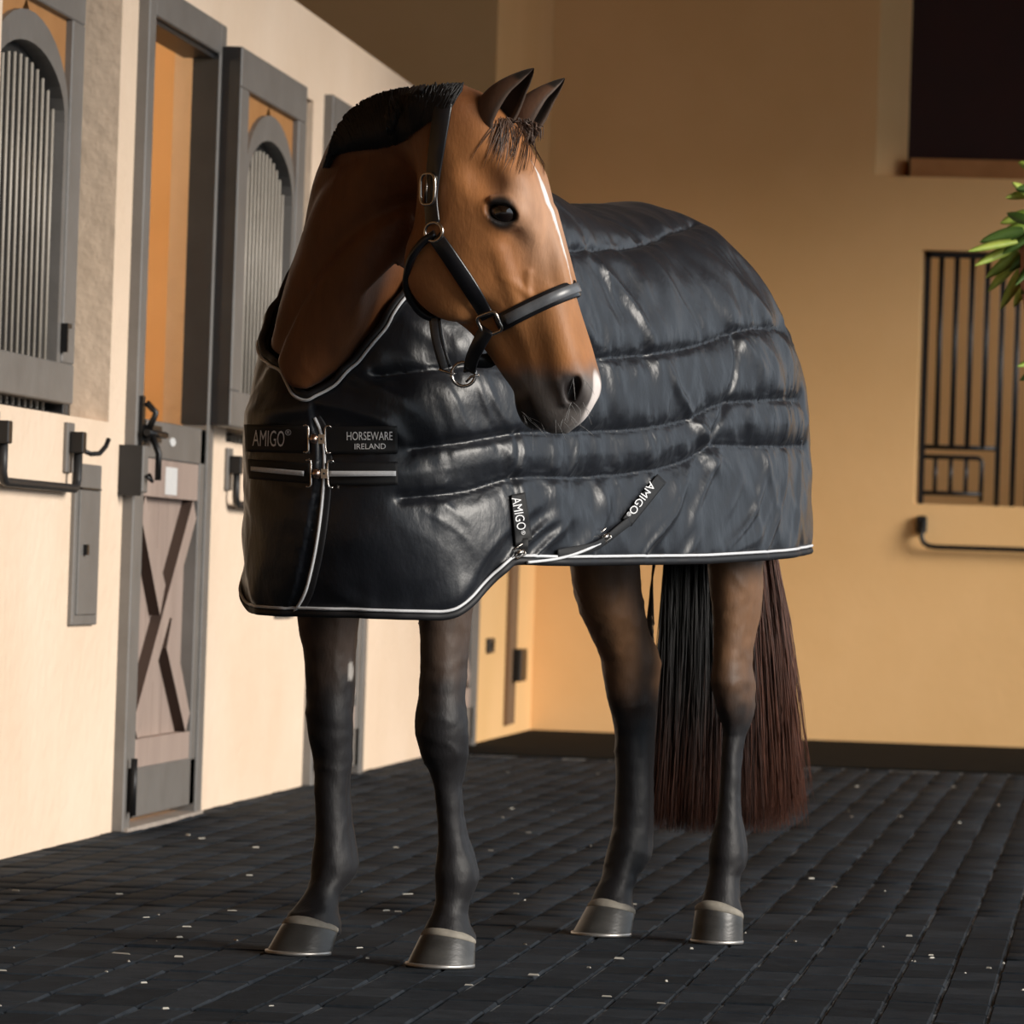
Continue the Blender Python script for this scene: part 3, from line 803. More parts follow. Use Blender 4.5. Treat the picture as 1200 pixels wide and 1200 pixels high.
# neck: tube with its long axis (throat to crest) turning with the bend
def neck_field():
    pk = [(388, 600, 11.0), (388, 520, 10.92), (390, 430, 10.84), (408, 330, 10.77), (437, 240, 10.70), (470, 188, 10.63), (510, 172, 10.56), (545, 180, 10.50)]
    dirs = [(-.50, -.86, 0), (-.42, -.90, 0), (-.28, -.95, -.05), (.02, -.98, -.1), (.45, -.85, -.22), (.78, -.50, -.38), (.88, -.25, -.42), (.90, -.15, -.42)]
    a = np.array([.25, .238, .215, .195, .170, .142, .118, .095]); b = np.array([.18, .148, .124, .120, .112, .098, .080, .068])
    C = np.array([U(*p) for p in pk]); S = np.array([nrm(x * r0 + y * f0 + z * Zv) for x, y, z in dirs])
    k = np.concatenate([[0], np.cumsum(np.linalg.norm(np.diff(C, axis=0), axis=1))]); N = 120
    x = np.linspace(0, k[-1], N)
    Cs = np.stack([spl(k, C[:, j], x) for j in range(3)], 1); Ss = np.stack([spl(k, S[:, j], x) for j in range(3)], 1)
    as_, bs = spl(k, a, x), spl(k, b, x)
    T = np.gradient(Cs, axis=0); T /= np.linalg.norm(T, axis=1)[:, None]
    Ss -= T * (Ss * T).sum(1)[:, None]; Ss /= np.linalg.norm(Ss, axis=1)[:, None]
    B = np.cross(T, Ss); step = x[1]
    kd = KDTree(N)
    for i in range(N): kd.insert(Cs[i], i)
    kd.balance()
    def fn(P):
        out = np.empty(len(P))
        for c0 in range(0, len(P), 200000):
            p = P[c0:c0+200000].astype(np.float32)
            d2 = (p**2).sum(1)[:, None] - 2 * p @ Cs.T.astype(np.float32) + (Cs**2).sum(1)[None].astype(np.float32)
            i = d2.argmin(1); p = p.astype(float)
            w = p - Cs[i]; fr = np.clip((w * T[i]).sum(1) / step, -.5, .5)
            j = np.clip(i + np.sign(fr).astype(int), 0, N - 1); fr = np.abs(fr)
            lerp = lambda A: A[i] * (1 - fr)[:, None] + A[j] * fr[:, None] if A.ndim == 2 else A[i] * (1 - fr) + A[j] * fr
            w = p - lerp(Cs); aa, bb = lerp(as_), lerp(bs)
            q = x[i] / x[-1]
            sx = (w * lerp(Ss)).sum(1) / aa; sy = (w * lerp(B)).sum(1) / bb; tt = (w * lerp(T)).sum(1)
            n = np.sqrt(sx**2 + sy**2)
            # jugular grooves either side of the windpipe, and the edge of the crest muscle
            g = .13 * np.exp(-((sx - .62) / .13) ** 2) * sstep(.3, .5, np.abs(sy)) * sstep(.12, .3, q) * sstep(.97, .8, q)
            g = g + .085 * np.exp(-((sx + .25) / .16) ** 2) * sstep(.3, .6, np.abs(sy)) * sstep(.2, .4, q) * sstep(.95, .8, q)
            d = (n - 1 + g) * np.minimum(aa, bb)
            out[c0:c0+200000] = np.maximum(d, np.abs(tt) - step * 3)
        return out
    lo = Cs.min(0) - .28; hi = Cs.max(0) + .28
    return fn, lo, hi
body.add(*neck_field(), k=.05)
body.add(*capsule(hw(.40, .0, 1.40), hw(.66, .02, 1.44), .17, .10), k=.06)
body.add(*capsule(hw(.62, -.13, 1.20), hw(.74, -.10, 1.05), .10, .12), k=.06)
body.add(*capsule(hw(.62, .13, 1.20), hw(.74, .10, 1.05), .10, .12), k=.06)

# head frame: u from poll to muzzle, v towards the forehead, w towards the camera side; all in pixels at head depth
DH = 10.44
SC = DH / FPX
ALPHA = math.radians(16)
H0 = U(530, 135, DH)
_c = -cf
e1 = nrm(.362 * cr - .932 * cu)
_e2 = nrm(.932 * cr + .362 * cu)
e2 = math.cos(ALPHA) * _e2 + math.sin(ALPHA) * _c
e3 = math.cos(ALPHA) * _c - math.sin(ALPHA) * _e2
def hd(u, v, w): return H0 + SC * (u * e1 + v * e2 + w * e3)
HE = np.stack([e1, e2, e3])
def head_uvw(P): return ((np.asarray(P) - H0) @ HE.T) / SC
HU = np.array([-30, -10, 20, 60, 100, 130, 160, 185, 200, 215, 235, 270, 300, 325, 345, 360, 374, 384, 392, 396])
HT = np.array([ 22,  42, 60, 70, 73,  73,  70,  67,  65,  63,  60,  57,  55,  52,  47,  41,  30,  17,   3,  -8])
HB = np.array([-36, -44, -56, -68, -88, -107, -119, -117, -109, -95, -80, -66, -58, -51, -47, -44, -38, -32, -22, -10])
HWd = np.array([34, 44, 50, 55, 61,  63,  59,  52,  48,  44,  41,  37,  36,  38,  40,  40,  36,  30,  20,   6])
def head_fn(P):
    q = head_uvw(P); u, v, w = q[:, 0], q[:, 1], q[:, 2]
    T, B, W = spl(HU, HT, u), spl(HU, HB, u), spl(HU, HWd, u)
    c, h = (T + B) / 2, np.maximum((T - B) / 2, 2); y = (v - c) / h
    # narrow towards the jaw edge, flat broad forehead, slim nose bridge
    tp = np.interp(u, [0, 100, 150, 210, 270, 320, 360], [.10, -.02, .05, .34, .42, .30, .1])
    bt = np.interp(u, [0, 100, 160, 220, 270, 320, 360], [.30, .30, .34, .36, .30, .15, .1])
    W = W * (1 - np.where(y > 0, tp * y * y, bt * y * y))
    W = np.maximum(W, 2)
    p = 2.5
    n = (np.abs(y) ** p + np.abs(w / W) ** p + 1e-9) ** (1 / p)
    d = (n - 1) * np.minimum(h, W)
    return np.maximum(d, np.maximum(HU[0] - u, u - HU[-1])) * SC
hlo = np.min([hd(u, v, w) for u in (-30, 396) for v in (-125, 80) for w in (-66, 66)], axis=0)
hhi = np.max([hd(u, v, w) for u in (-30, 396) for v in (-125, 80) for w in (-66, 66)], axis=0)
body.add(head_fn, hlo, hhi, k=.035)
def hcap(p, q, ra, rb, k, op='u'):
    fn, lo, hi = capsule(hd(*p), hd(*q), ra * SC, rb * SC); body.add(fn, lo, hi, k * SC, op)
def hell(p, rad, k, op='u', rot=0.0):
    a = math.cos(rot) * e1 + math.sin(rot) * e2; b = -math.sin(rot) * e1 + math.cos(rot) * e2
    fn, lo, hi = ellip(hd(*p), [a, b, e3], np.array(rad) * SC); body.add(fn, lo, hi, k * SC, op)
for s in (1, -1):
    hell((168, -62, 30*s), (62, 52, 22), 14)                        # cheek muscle
    hcap((104, 48, 32*s), (156, 38, 36*s), 13, 9, 26)              # brow
    hell((131, 29, 44*s), (27, 21, 19), 14, 'u', .9)                         # orbit
    hell((86, 24, 64*s), (22, 14, 13), 20, 's', .5)                # hollow above the eye
    hcap((172, 8, 42*s), (243, 0, 30*s), 9, 6, 12)                 # facial crest
    hell((215, 32, 53*s), (56, 17, 13), 20, 's', .05)               # flat beside the nose bone
    hell((262, -38, 44*s), (44, 14, 10), 18, 's', .25)              # cheek hollow above the lips
    hcap((255, 32, 20*s), (320, 26, 25*s), 15, 17, 20)              # nostril muscle
    hell((347, 24, 24*s), (26, 20, 18), 14)                         # nostril wing
    hell((352, 24, 41*s), (18, 8.5, 15), 5, 's', -.83)              # nostril
    hcap((336, 14, 40*s), (362, 12, 39*s), 4, 4, 6)                   # nostril rim
    hcap((338, -33, 38*s), (378, -30, 30*s), 2.6, 2.2, 5, 's')      # mouth line
    hcap((150, 62, 10*s), (230, 54, 10*s), 8, 8, 12)                # nose bone edge
    hell((131, 29, 61*s), (19, 11, 15), 4, 's', .9)            # eye opening
    hcap((112, 24, 60*s), (122, 42, 55*s), 3.5, 3.5, 6)             # upper lid fold
hell((355, -40, 0), (25, 15, 28), 10)                               # lower lip and chin
hell((366, 4, 0), (24, 26, 30), 12)                                 # upper lip
for s in (1, -1):                                                   # veins down the face
    hcap((196, -4, 42*s), (236, 20, 34*s), 3.4, 2.8, 6)
    hcap((206, 26, 33*s), (240, 10, 33*s), 2.4, 2.0, 6)

def under_rug(P):
    q = hloc(P); s, t, z = q.T
    zc = zcut(s, t)
    e = np.minimum(rug_field(P, -.016), .11) - .75 * np.maximum(0, z - zc - .012) - 1.2 * np.maximum(0, .80 - z)
    h = head_uvw(P)
    inbox = (h[:, 0] > 50) & (h[:, 0] < 405) & (h[:, 1] > -145) & (h[:, 1] < 95) & (np.abs(h[:, 2]) < 85)
    return np.where(inbox, -.5, e)
body.add(under_rug, hw(0, 0, 1.2) - np.array([1.1, 1.1, .5]), hw(0, 0, 1.2) + np.array([1.1, 1.1, .6]), .01, 'i')
V, Q = body.mesh((-2.05, 10.2, .02), (-.2, 12.5, 2.0), .0075)
_q = hloc(V); vis = ~((_q[:, 2] < zcut(_q[:, 0], _q[:, 1]) - .08) & (_q[:, 2] > .95) & (head_uvw(V)[:, 0] < 20))
V[vis] = body.project(V[vis], 1)
# refine the head
bm = bmesh.new()
me = bpy.data.meshes.new('tmp'); me.from_pydata(V.tolist(), [], Q.tolist()); bm.from_mesh(me); bpy.data.meshes.remove(me)
bm.verts.ensure_lookup_table()
uvw = head_uvw(V)
inh = (uvw[:, 0] > -20) & (uvw[:, 0] < 400) & (np.abs(uvw[:, 2]) < 90) & (uvw[:, 1] > -140)
eds = [e for e in bm.edges if inh[e.verts[0].index] and inh[e.verts[1].index]]
bmesh.ops.subdivide_edges(bm, edges=eds, cuts=1, use_grid_fill=True)
bmesh.ops.triangulate(bm, faces=[f for f in bm.faces if len(f.verts) > 4])
V = np.array([v.co[:] for v in bm.verts])
polys = [[v.index for v in f.verts] for f in bm.faces]
bm.free()
uvw = head_uvw(V)
inh = (uvw[:, 0] > -25) & (uvw[:, 0] < 402) & (np.abs(uvw[:, 2]) < 90) & (uvw[:, 1] > -142)
V[inh] = body.project(V[inh], 2)

# surface life: veins and tendons on the legs, soft muscle on neck and head
lg = (V[:, 2] < .95) & ~inh
_q = hloc(V); vis = ~((_q[:, 2] < zcut(_q[:, 0], _q[:, 1]) - .08) & (_q[:, 2] > .95) & (uvw[:, 0] < 20))
g_ = np.zeros_like(V); g_[vis] = body.grad(V[vis]); g_ /= np.linalg.norm(g_, axis=1)[:, None] + 1e-6
dv = np.zeros(len(V))
Q1 = V * np.array([26, 26, 12]); wv = vnoise(V * 9, 41)
dv[lg] = (.0016 * vnoise(Q1, 42) + .0026 * (1 - np.abs(vnoise(V * np.array([17, 17, 6.5]) + wv[:, None] * .9, 43))) ** 7 + .0008 * vnoise(V * 70, 44))[lg]
up = ~lg
dv[up] = (.0030 * vnoise(V * 8, 45) + .0014 * (1 - np.abs(vnoise(V * 11 + wv[:, None], 46))) ** 6)[up]
V = V + g_ * dv[:, None] * np.where(inh, .45, 1.0)[:, None]

# ears: cupped leaves joined into the body mesh
def ear(base, tip, face, bend, R, L0):
    base, tip = np.asarray(base), np.asarray(tip)
    ax = tip - base; L = np.linalg.norm(ax); ax = ax / L
    fc = nrm(face - ax * (np.asarray(face) @ ax)); sd = np.cross(ax, fc)
    n, m = 22, 25; vs = []
    for i in range(n):
        t = i / (n - 1)
        r = R * float(spl([0, .15, .4, .65, .85, .96, 1], [.74, .90, 1.0, .78, .42, .16, .03], t))
        opn = float(np.interp(t, [0, .12, .3, .7, 1], [.25, .5, .95, 1.15, .9]))     # half opening angle
        c = base + ax * L * t + bend * (t ** 2.4) * L
        for lay in (1.0, .86):
            for k in range(m):
                a = math.pi - (math.pi - opn) * (2 * k / (m - 1) - 1) if False else opn + (2 * math.pi - 2 * opn) * k / (m - 1)
                d = math.cos(a) * fc * 1.05 + math.sin(a) * sd * .86
                vs.append(c + d * r * lay)
    fs = []
    for i in range(n - 1):
        for k in range(m - 1):
            o0, o1 = i * 2 * m, (i + 1) * 2 * m
            fs.append((o0 + k, o0 + k + 1, o1 + k + 1, o1 + k))
            fs.append((o0 + m + k, o1 + m + k, o1 + m + k + 1, o0 + m + k + 1))
        for k in (0, m - 1):
            o0, o1 = i * 2 * m, (i + 1) * 2 * m
            f = (o0 + k, o1 + k, o1 + m + k, o0 + m + k)
            fs.append(f if k == 0 else f[::-1])
    return np.array(vs), fs, m
er1 = ear(U(567, 160, 10.405), U(608, 75, 10.33), nrm(.62 * cr + .30 * cu * -1 + .55 * -cf), .17 * cr - .05 * cu, .044, 0)
er2 = ear(U(603, 164, 10.51), U(650, 89, 10.49), nrm(.70 * cr - .45 * cu + .30 * -cf), .13 * cr - .03 * cu, .038, 0)
nb = len(V); ear_id = np.zeros(nb)
ear_in = [np.zeros(nb)]
for ev, ef, m_ in (er1, er2):
    o = len(V); V = np.vstack([V, ev]); polys += [[i + o for i in f] for f in ef]
    lay = (np.arange(len(ev)) // m_) % 2
    t_ = np.arange(len(ev)) // (2 * m_) / 21.0
    kk = np.arange(len(ev)) % m_; edge = ((kk < 2) | (kk > m_ - 3)).astype(float)
    ear_id = np.append(ear_id, 1 + lay + 10 * np.maximum(edge * .6, sstep(.82, 1, t_)))
# ---- coat colour: bay with black points, grey muzzle, blaze and snip
def mix(a, b, t): return a * (1 - t)[:, None] + np.asarray(b) * t[:, None]
uvw = head_uvw(V); u_, v_, w_ = uvw.T
hz = V[:, 2]; pix = project(V)
C = np.tile(np.array([.150, .052, .0155]), (len(V), 1))
nz = vnoise(V * 14, 3) * .6 + vnoise(V * 40, 5) * .4
C *= (1 + .14 * nz)[:, None]
ish = (u_ > -25) & (u_ < 402) & (np.abs(w_) < 85) & (v_ > -140) & (hz > 1.0)
H = ish.astype(float)
H = H * sstep(0, 1, (v_ - np.interp(u_, [40, 130, 180], [-115, -130, -150])) / np.interp(u_, [40, 130, 180], [85, 60, 20])) * sstep(95, 66, np.abs(w_))
C = mix(C, (.360, .145, .048), H * sstep(-20, 60, u_))
C = mix(C, (.50, .29, .18), H * sstep(70, 130, u_) * sstep(300, 200, u_) * sstep(10, 55, v_) * .8)       # whitish highlight on nose bridge and forehead painted into the coat
C = mix(C, (.40, .175, .062), H * sstep(190, 230, u_) * sstep(340, 300, u_) * .6)
C = mix(C, (.150, .132, .122), H * sstep(300, 334, u_ - v_ * .45 + 14 * nz) )                              # grey muzzle
C = mix(C, (.018, .015, .014), H * sstep(330, 345, u_) * sstep(-18, -30, v_) )                             # dark lips and chin
ey = np.sqrt(((u_ - 131) / 26) ** 2 + ((v_ - 29) / 22) ** 2)
C = mix(C, (.012, .009, .008), H * sstep(1.0, .62, ey) * (np.abs(w_) > 35))
nostr = np.sqrt(((u_ - 353) / 18) ** 2 + ((v_ - 24) / 12) ** 2)
C = mix(C, (.045, .038, .036), H * sstep(1.7, .9, nostr) * (np.abs(w_) > 22))
C = mix(C, (.014, .010, .010), H * sstep(.9, .5, nostr) * (np.abs(w_) > 26) * (np.abs(w_) < 44))
bl = np.interp(u_, [92, 104, 118, 140, 165, 195, 222], [0, 4, 6.5, 6, 3.8, 2.0, 0])
wj = w_ - 4 + 2.5 * nz
C = mix(C, (.82, .80, .78), H * sstep(bl + 1.6, bl - 1.2, np.abs(wj - 6)) * (v_ > 30) * (u_ > 84) * (u_ < 241))
snip = np.sqrt(((u_ - 366) / 28) ** 2 + ((w_ + 1) / 21) ** 2)
C = mix(C, (.80, .72, .68), H * sstep(1.1, .72, snip + .12 * nz) * (v_ > 3))
crest = ((u_ < 40) & (u_ > -90)).astype(float)
# legs
isleg = (hz < 1.0)
front = (hloc(V)[:, 0] > .1)
fade = np.where(front, sstep(.66, .52, hz + .05 * nz), sstep(.70, .46, hz + .06 * nz))
leg_brown = np.where(front[:, None], np.array([[.075, .048, .034]]), np.array([[.165, .083, .040]]))
C = np.where(isleg[:, None], leg_brown * (1 + .25 * nz)[:, None], C)
C = np.where(isleg[:, None], mix(C, (.010, .009, .010), fade), C)
mk = np.sqrt(((pix[:, 0] - 411) / 4) ** 2 + ((pix[:, 1] - 786) / 12) ** 2)
C = mix(C, (.50, .46, .42), sstep(1.1, .6, mk + .2 * nz) * isleg * front)
e_ = ear_id
C = np.where((e_ > 0)[:, None], np.where((e_ % 10 >= 2)[:, None], np.array([[.020, .014, .011]]), np.array([[.115, .058, .034]])), C)
edge = np.clip((e_ - e_ % 10) / 10, 0, 1) if False else np.clip(np.floor(e_) // 10 / 10, 0, 1)
C = mix(C, (.15, .10, .075), .55 * ((e_ > 6) & (e_ < 9)))
C = mix(C, (.012, .010, .010), sstep(9, 12, e_))
C = np.clip(C, 0, 1)
# roan-dark crest under the mane
M_coat = mat('bay_coat', (.2, .07, .02), .52, spec=.32, sheen=.05, attr='coat', scale=28, detail=8, amount=.45, bump=.22, bscale=190, bdist=.003, stretch=(1, 1, .35))
horse = tag(empty('horse'), 'bay horse standing in the yard with its head turned right, wearing a padded black rug', 'horse')
me = bpy.data.meshes.new('body'); me.from_pydata(V.tolist(), [], polys)
me.polygons.foreach_set('use_smooth', np.ones(len(me.polygons), bool))
a = me.color_attributes.new('coat', 'FLOAT_COLOR', 'POINT')
a.data.foreach_set('color', np.concatenate([C, np.ones((len(C), 1))], 1).astype(np.float32).ravel())
me.materials.append(M_coat)
bm = bmesh.new(); bm.from_mesh(me); bmesh.ops.recalc_face_normals(bm, faces=bm.faces[:]); bm.to_mesh(me); bm.free()
body_o = link(bpy.data.objects.new('body', me), horse)
body_bvh = BVHTree.FromPolygons([tuple(p) for p in V], polys)
def cast(bvh, px, py):
    v = Vector(ray(px, py)).normalized()
    h = bvh.ray_cast(Vector(CAM), v)
    return (None, None) if h[0] is None else (np.array(h[0]), np.array(h[1]) if Vector(h[1]).dot(v) < 0 else -np.array(h[1]))

# eyes
M_eye = mat('eye', (.008, .004, .003), .04, spec=.8, coat=1.0)
for s in (1, -1):
    c = hd(131, 29, 43.5 * s)
    bm = bmesh.new(); bmesh.ops.create_uvsphere(bm, u_segments=32, v_segments=20, radius=18.5 * SC)
    me = bpy.data.meshes.new('eye'); bm.to_mesh(me); bm.free(); me.materials.append(M_eye)
    me.polygons.foreach_set('use_smooth', np.ones(len(me.polygons), bool))
    o = link(bpy.data.objects.new('eye', me), horse); o.location = c

# hooves
M_hoof = mat('hoof_horn', (.026, .025, .024), .38, col2=(.066, .064, .060), scale=9, detail=6, stretch=(1, 1, 2.5), bump=.2, bscale=60, bdist=.003)
M_coron = mat('coronet', (.30, .27, .22), .7, col2=(.20, .18, .15), scale=40)
M_shoe = mat('horseshoe_steel', (.55, .53, .50), .4, metal=.8, col2=(.35, .33, .31), scale=25)
for nm, L in LEGS.items():
    (bl_, br_, by), (tl, tr, ty) = L['hoof']
    d0 = L['d0']
    den = math.sqrt((1.12 * math.sin(ANG)) ** 2 + math.cos(ANG) ** 2)
    cb = U((bl_ + br_) / 2, by, d0); cb = np.array([cb[0], cb[1], 0.]); ct = U((tl + tr) / 2, ty, d0 + 1.35 * ((tl + tr) / 2 - (bl_ + br_) / 2) * d0 / FPX)
    bb_, bt_ = (br_ - bl_) / 2 * d0 / FPX / den, (tr - tl) / 2 * d0 / FPX / den
    ring = []
    n = 40
    def hring(t, off=1.0, z=None):
        c = cb * (1 - t) + ct * t; r = bb_ * (1 - t) + bt_ * t
        out = []
        for k in range(n):
            a = 2 * math.pi * k / n
            x = math.cos(a) * 1.12; y = math.sin(a)
            if x < 0: x *= .80; y *= 1 - .10 * x * x
            zz = c[2] if z is None else z
            if z is None: zz += .016 * x * t
            p = c + (x * Fh + y * Lh) * r * off; out.append((p[0], p[1], max(zz, .0)))
        return out
    def rings(name, R, m, parent, capt=True):
        vs = [p for q in R for p in q]; fs = []
        for i in range(len(R) - 1):
            for k in range(n):
                fs.append((i*n+k, i*n+(k+1) % n, (i+1)*n+(k+1) % n, (i+1)*n+k))
        me = bpy.data.meshes.new(name); me.from_pydata(vs, [], fs + [tuple(range(n))[::-1], tuple(range((len(R)-1)*n, len(R)*n))])
        me.materials.append(m); me.polygons.foreach_set('use_smooth', [True] * len(fs) + [False, False])
        return link(bpy.data.objects.new(name, me), parent)
    hf = rings('hoof', [hring(0.06, .995), hring(.12), hring(.35), hring(.6), hring(.80), hring(.90, .97)], M_hoof, horse)
    rings('coronet_band', [hring(.82, .99), hring(.85, 1.012), hring(.91, 1.022), hring(.97, 1.0), hring(1.02, .92), hring(1.05, .80)], M_coron, hf)
    rings('horseshoe', [hring(0, .985, 0.0005), hring(0, 1.012, .002), hring(0, 1.012, .008), hring(.08, .99, .009)], M_shoe, hf)

# ------------------------------------------------------------------ hair
def strands(name, paths, rad, m, parent, tint):
    """paths (N, M, 3) -> thin three-sided tubes"""
    N, Mn, _ = paths.shape
    T = np.gradient(paths, axis=1); T /= np.linalg.norm(T, axis=2)[..., None] + 1e-9
    ref = np.tile(nrm((.31, .83, .17)), (N, Mn, 1))
    A = np.cross(T, ref); A /= np.linalg.norm(A, axis=2)[..., None] + 1e-9; B = np.cross(T, A)
    r = np.asarray(rad)[None, :, None] if np.ndim(rad) == 1 else rad[..., None]
    vs = np.stack([paths + r * (math.cos(t) * A + math.sin(t) * B) for t in (0, 2.094, 4.189)], 2)
    V = vs.reshape(-1, 3)
    i = np.arange(N)[:, None, None] * Mn * 3 + np.arange(Mn - 1)[None, :, None] * 3
    k = np.arange(3)[None, None]
    a = i + k; b = i + (k + 1) % 3
    Fq = np.stack([a, b, b + 3, a + 3], -1).reshape(-1, 4)
    tt = np.repeat(tint.reshape(N, Mn, 1, 3), 3, axis=2).reshape(-1, 3)
    o = mesh_np(name, V, Fq, m, parent, True, attr={'coat': np.concatenate([tt, np.ones((len(tt), 1))], 1)})
    return o
M_hair = mat('horse_hair', (.02, .01, .01), .45, attr='coat', scale=50, amount=.3, spec=.5)
# mane: short, thick, lying over the crest
N, Mn = 7000, 8
q = rng.random(N)
top = curve_pts(np.array([(541, 109), (520, 108), (490, 113), (455, 118), (432, 127), (413, 142), (401, 160), (394, 181), (388, 197)]), 200)
low = curve_pts(np.array([(520, 140), (508, 140), (492, 150), (474, 163), (450, 170), (425, 174), (410, 177), (398, 183), (390, 198)]), 200)
ii = (q * 199).astype(int)
P = np.zeros((N, Mn, 3)); tm = np.linspace(0, 1, Mn)
side = rng.random(N)
dd = 10.64 - .10 * q[:, None] * -1.2 + 0 * tm
hit = np.zeros((N, Mn)); wob = rng.standard_normal((N, 2))
PX = np.zeros((N, Mn, 2))
for k in range(Mn):
    t = tm[k] * (.70 + .38 * side)
    pxy = top[ii] * (1 - t)[:, None] + low[ii] * t[:, None]
    pxy[:, 1] -= 3 * np.sin(np.pi * np.clip(t, 0, 1)) + 2.5 * rng.random(N) * (1 - t)
    pxy[:, 0] += (-5 * q + 1.5 * wob[:, 0]) * tm[k] + 1.2 * wob[:, 1] * math.sin(3.14 * tm[k])
    PX[:, k] = pxy
for i in range(N):
    dl = None
    for k in range(Mn - 1, -1, -1):
        h = cast(body_bvh, *PX[i, k])
        lift = .004 + .016 * (1 - tm[k]) * side[i]
        if h[0] is not None:
            P[i, k] = h[0] + h[1] * lift; dl = depth(P[i, k])
        else:
            P[i, k] = U(*PX[i, k], (dl + .02) if dl is not None else 10.62)
tint = np.tile(np.array([.006, .005, .005]), (N, Mn, 1)) * (1 + .6 * rng.random((N, 1, 1)))
strands('mane', P, np.array([.0014] * 5 + [.0012, .0009, .0004]), M_hair, horse, tint)['kind'] = 'stuff'
# forelock
N = 95
P = np.zeros((N, Mn, 3)); q = rng.random(N)
st = np.stack([584 + 40 * q + 3 * rng.standard_normal(N), 138 + 8 * rng.random(N)], 1)
en = np.stack([574 + 66 * q + 9 * rng.standard_normal(N), 166 + 50 * rng.random(N) ** 1.5 - 6 * q], 1)
md = (st + en) / 2 + np.stack([9 * q + 2, -8 + 0 * q], 1)
for k in range(Mn):
    t = tm[k]; pxy = (1-t)**2 * st + 2*t*(1-t) * md + t*t * en
    for i in range(N):
        h = cast(body_bvh, *pxy[i])
        P[i, k] = (h[0] + h[1] * (.002 + .010 * (1 - t) * q[i] + .004 * math.sin(9 * q[i]) ** 2)) if h[0] is not None else (P[i, k-1] + np.array([0, 0, -.006]) if k else U(*pxy[i], 10.42))
tint = np.array([.045, .024, .015]) * (1 + 1.4 * rng.random((N, 1, 1))) * np.ones((N, Mn, 3))
strands('forelock', P, np.array([.0009] * 6 + [.0007, .0003]), M_hair, horse, tint)['kind'] = 'stuff'
# whiskers
N = 34
P = np.zeros((N, 6, 3))
for i in range(N):
    u, v = random.choice(((372, 12), (380, -5), (384, -12), (368, -45), (360, -50), (345, 30)))
    u += random.uniform(-8, 8); v += random.uniform(-10, 10)
    h = cast(body_bvh, *project(hd(u, v, 0)))
    p0 = h[0] if h[0] is not None else hd(u, v, 10)
    dr = nrm(e1 * random.uniform(.3, .9) + e2 * random.uniform(-.4, .7) + e3 * random.uniform(-.3, .9))
    L_ = random.uniform(.015, .05)
    for k in range(6): P[i, k] = p0 + dr * L_ * k / 5 - Zv * .006 * (k / 5) ** 2
strands('whiskers', P, np.array([.0004, .0004, .0004, .0003, .0003, .0002]), M_hair, horse, np.full((N, 6, 3), .30))['kind'] = 'stuff'
# tail
N, Mt = 8000, 12
q = np.clip(rng.normal(.5, .30, N), 0, 1.05); q[:N//3] = rng.random(N//3)
tm = np.linspace(0, 1, Mt)
P = np.zeros((N, Mt, 3))
x0 = 785 + 100 * q; x1 = 772 + 150 * q ** 1.05
cl = rng.integers(0, 90, N); clo = rng.standard_normal((90, 2)) * np.array([5, .02])
yend = 952 + 26 * rng.random(N) - 60 * rng.random(N) ** 4 - 55 * np.clip(np.abs(q - .45) * 2 - .75, 0, 1) * rng.random(N)
dep = 12.13 + .06 * np.abs(rng.standard_normal(N)) + .02 * np.abs(q - .5)
ph = rng.random(N) * 6.28
for k in range(Mt):
    t = tm[k]
    yy = 560 + (yend - 560) * t
    xx = x0 + (x1 - x0) * (t ** .9) + (2 + 6 * q) * np.sin(np.pi * t) * .8 + clo[cl, 0] * t * 1.6 + 2.0 * np.sin(ph + 5 * t) * t + rng.standard_normal(N) * .5
    xx += 7 * (q - .4) * t ** 4
    d = dep + clo[cl, 1] * t - .03 * np.sin(np.pi * t)
    P[:, k] = CAM + d[:, None] * (cf + ((xx - 600) / FPX)[:, None] * cr + ((600 - yy) / FPX)[:, None] * cu)
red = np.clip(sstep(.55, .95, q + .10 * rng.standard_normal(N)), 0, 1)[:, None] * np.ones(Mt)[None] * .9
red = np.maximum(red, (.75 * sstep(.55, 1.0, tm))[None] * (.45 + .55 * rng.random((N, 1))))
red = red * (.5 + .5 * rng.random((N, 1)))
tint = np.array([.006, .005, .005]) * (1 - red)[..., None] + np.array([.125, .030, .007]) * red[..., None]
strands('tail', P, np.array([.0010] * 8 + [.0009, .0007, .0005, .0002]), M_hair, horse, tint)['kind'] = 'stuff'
N = 60
P = np.zeros((N, Mt, 3)); ph = rng.random(N)
for k in range(Mt):
    t = tm[k]; xx = 768 + 8 * ph - (16 * ph + 3) * np.sin(np.pi * t * .8) + rng.standard_normal(N) * .3; yy = 620 + (110 + 120 * ph) * t
    d = np.full(N, 12.1)
    P[:, k] = CAM + d[:, None] * (cf + ((xx - 600) / FPX)[:, None] * cr + ((600 - yy) / FPX)[:, None] * cu)
strands('tail_wisps', P, np.full(Mt, .0008), M_hair, horse, np.full((N, Mt, 3), .012))['kind'] = 'stuff'

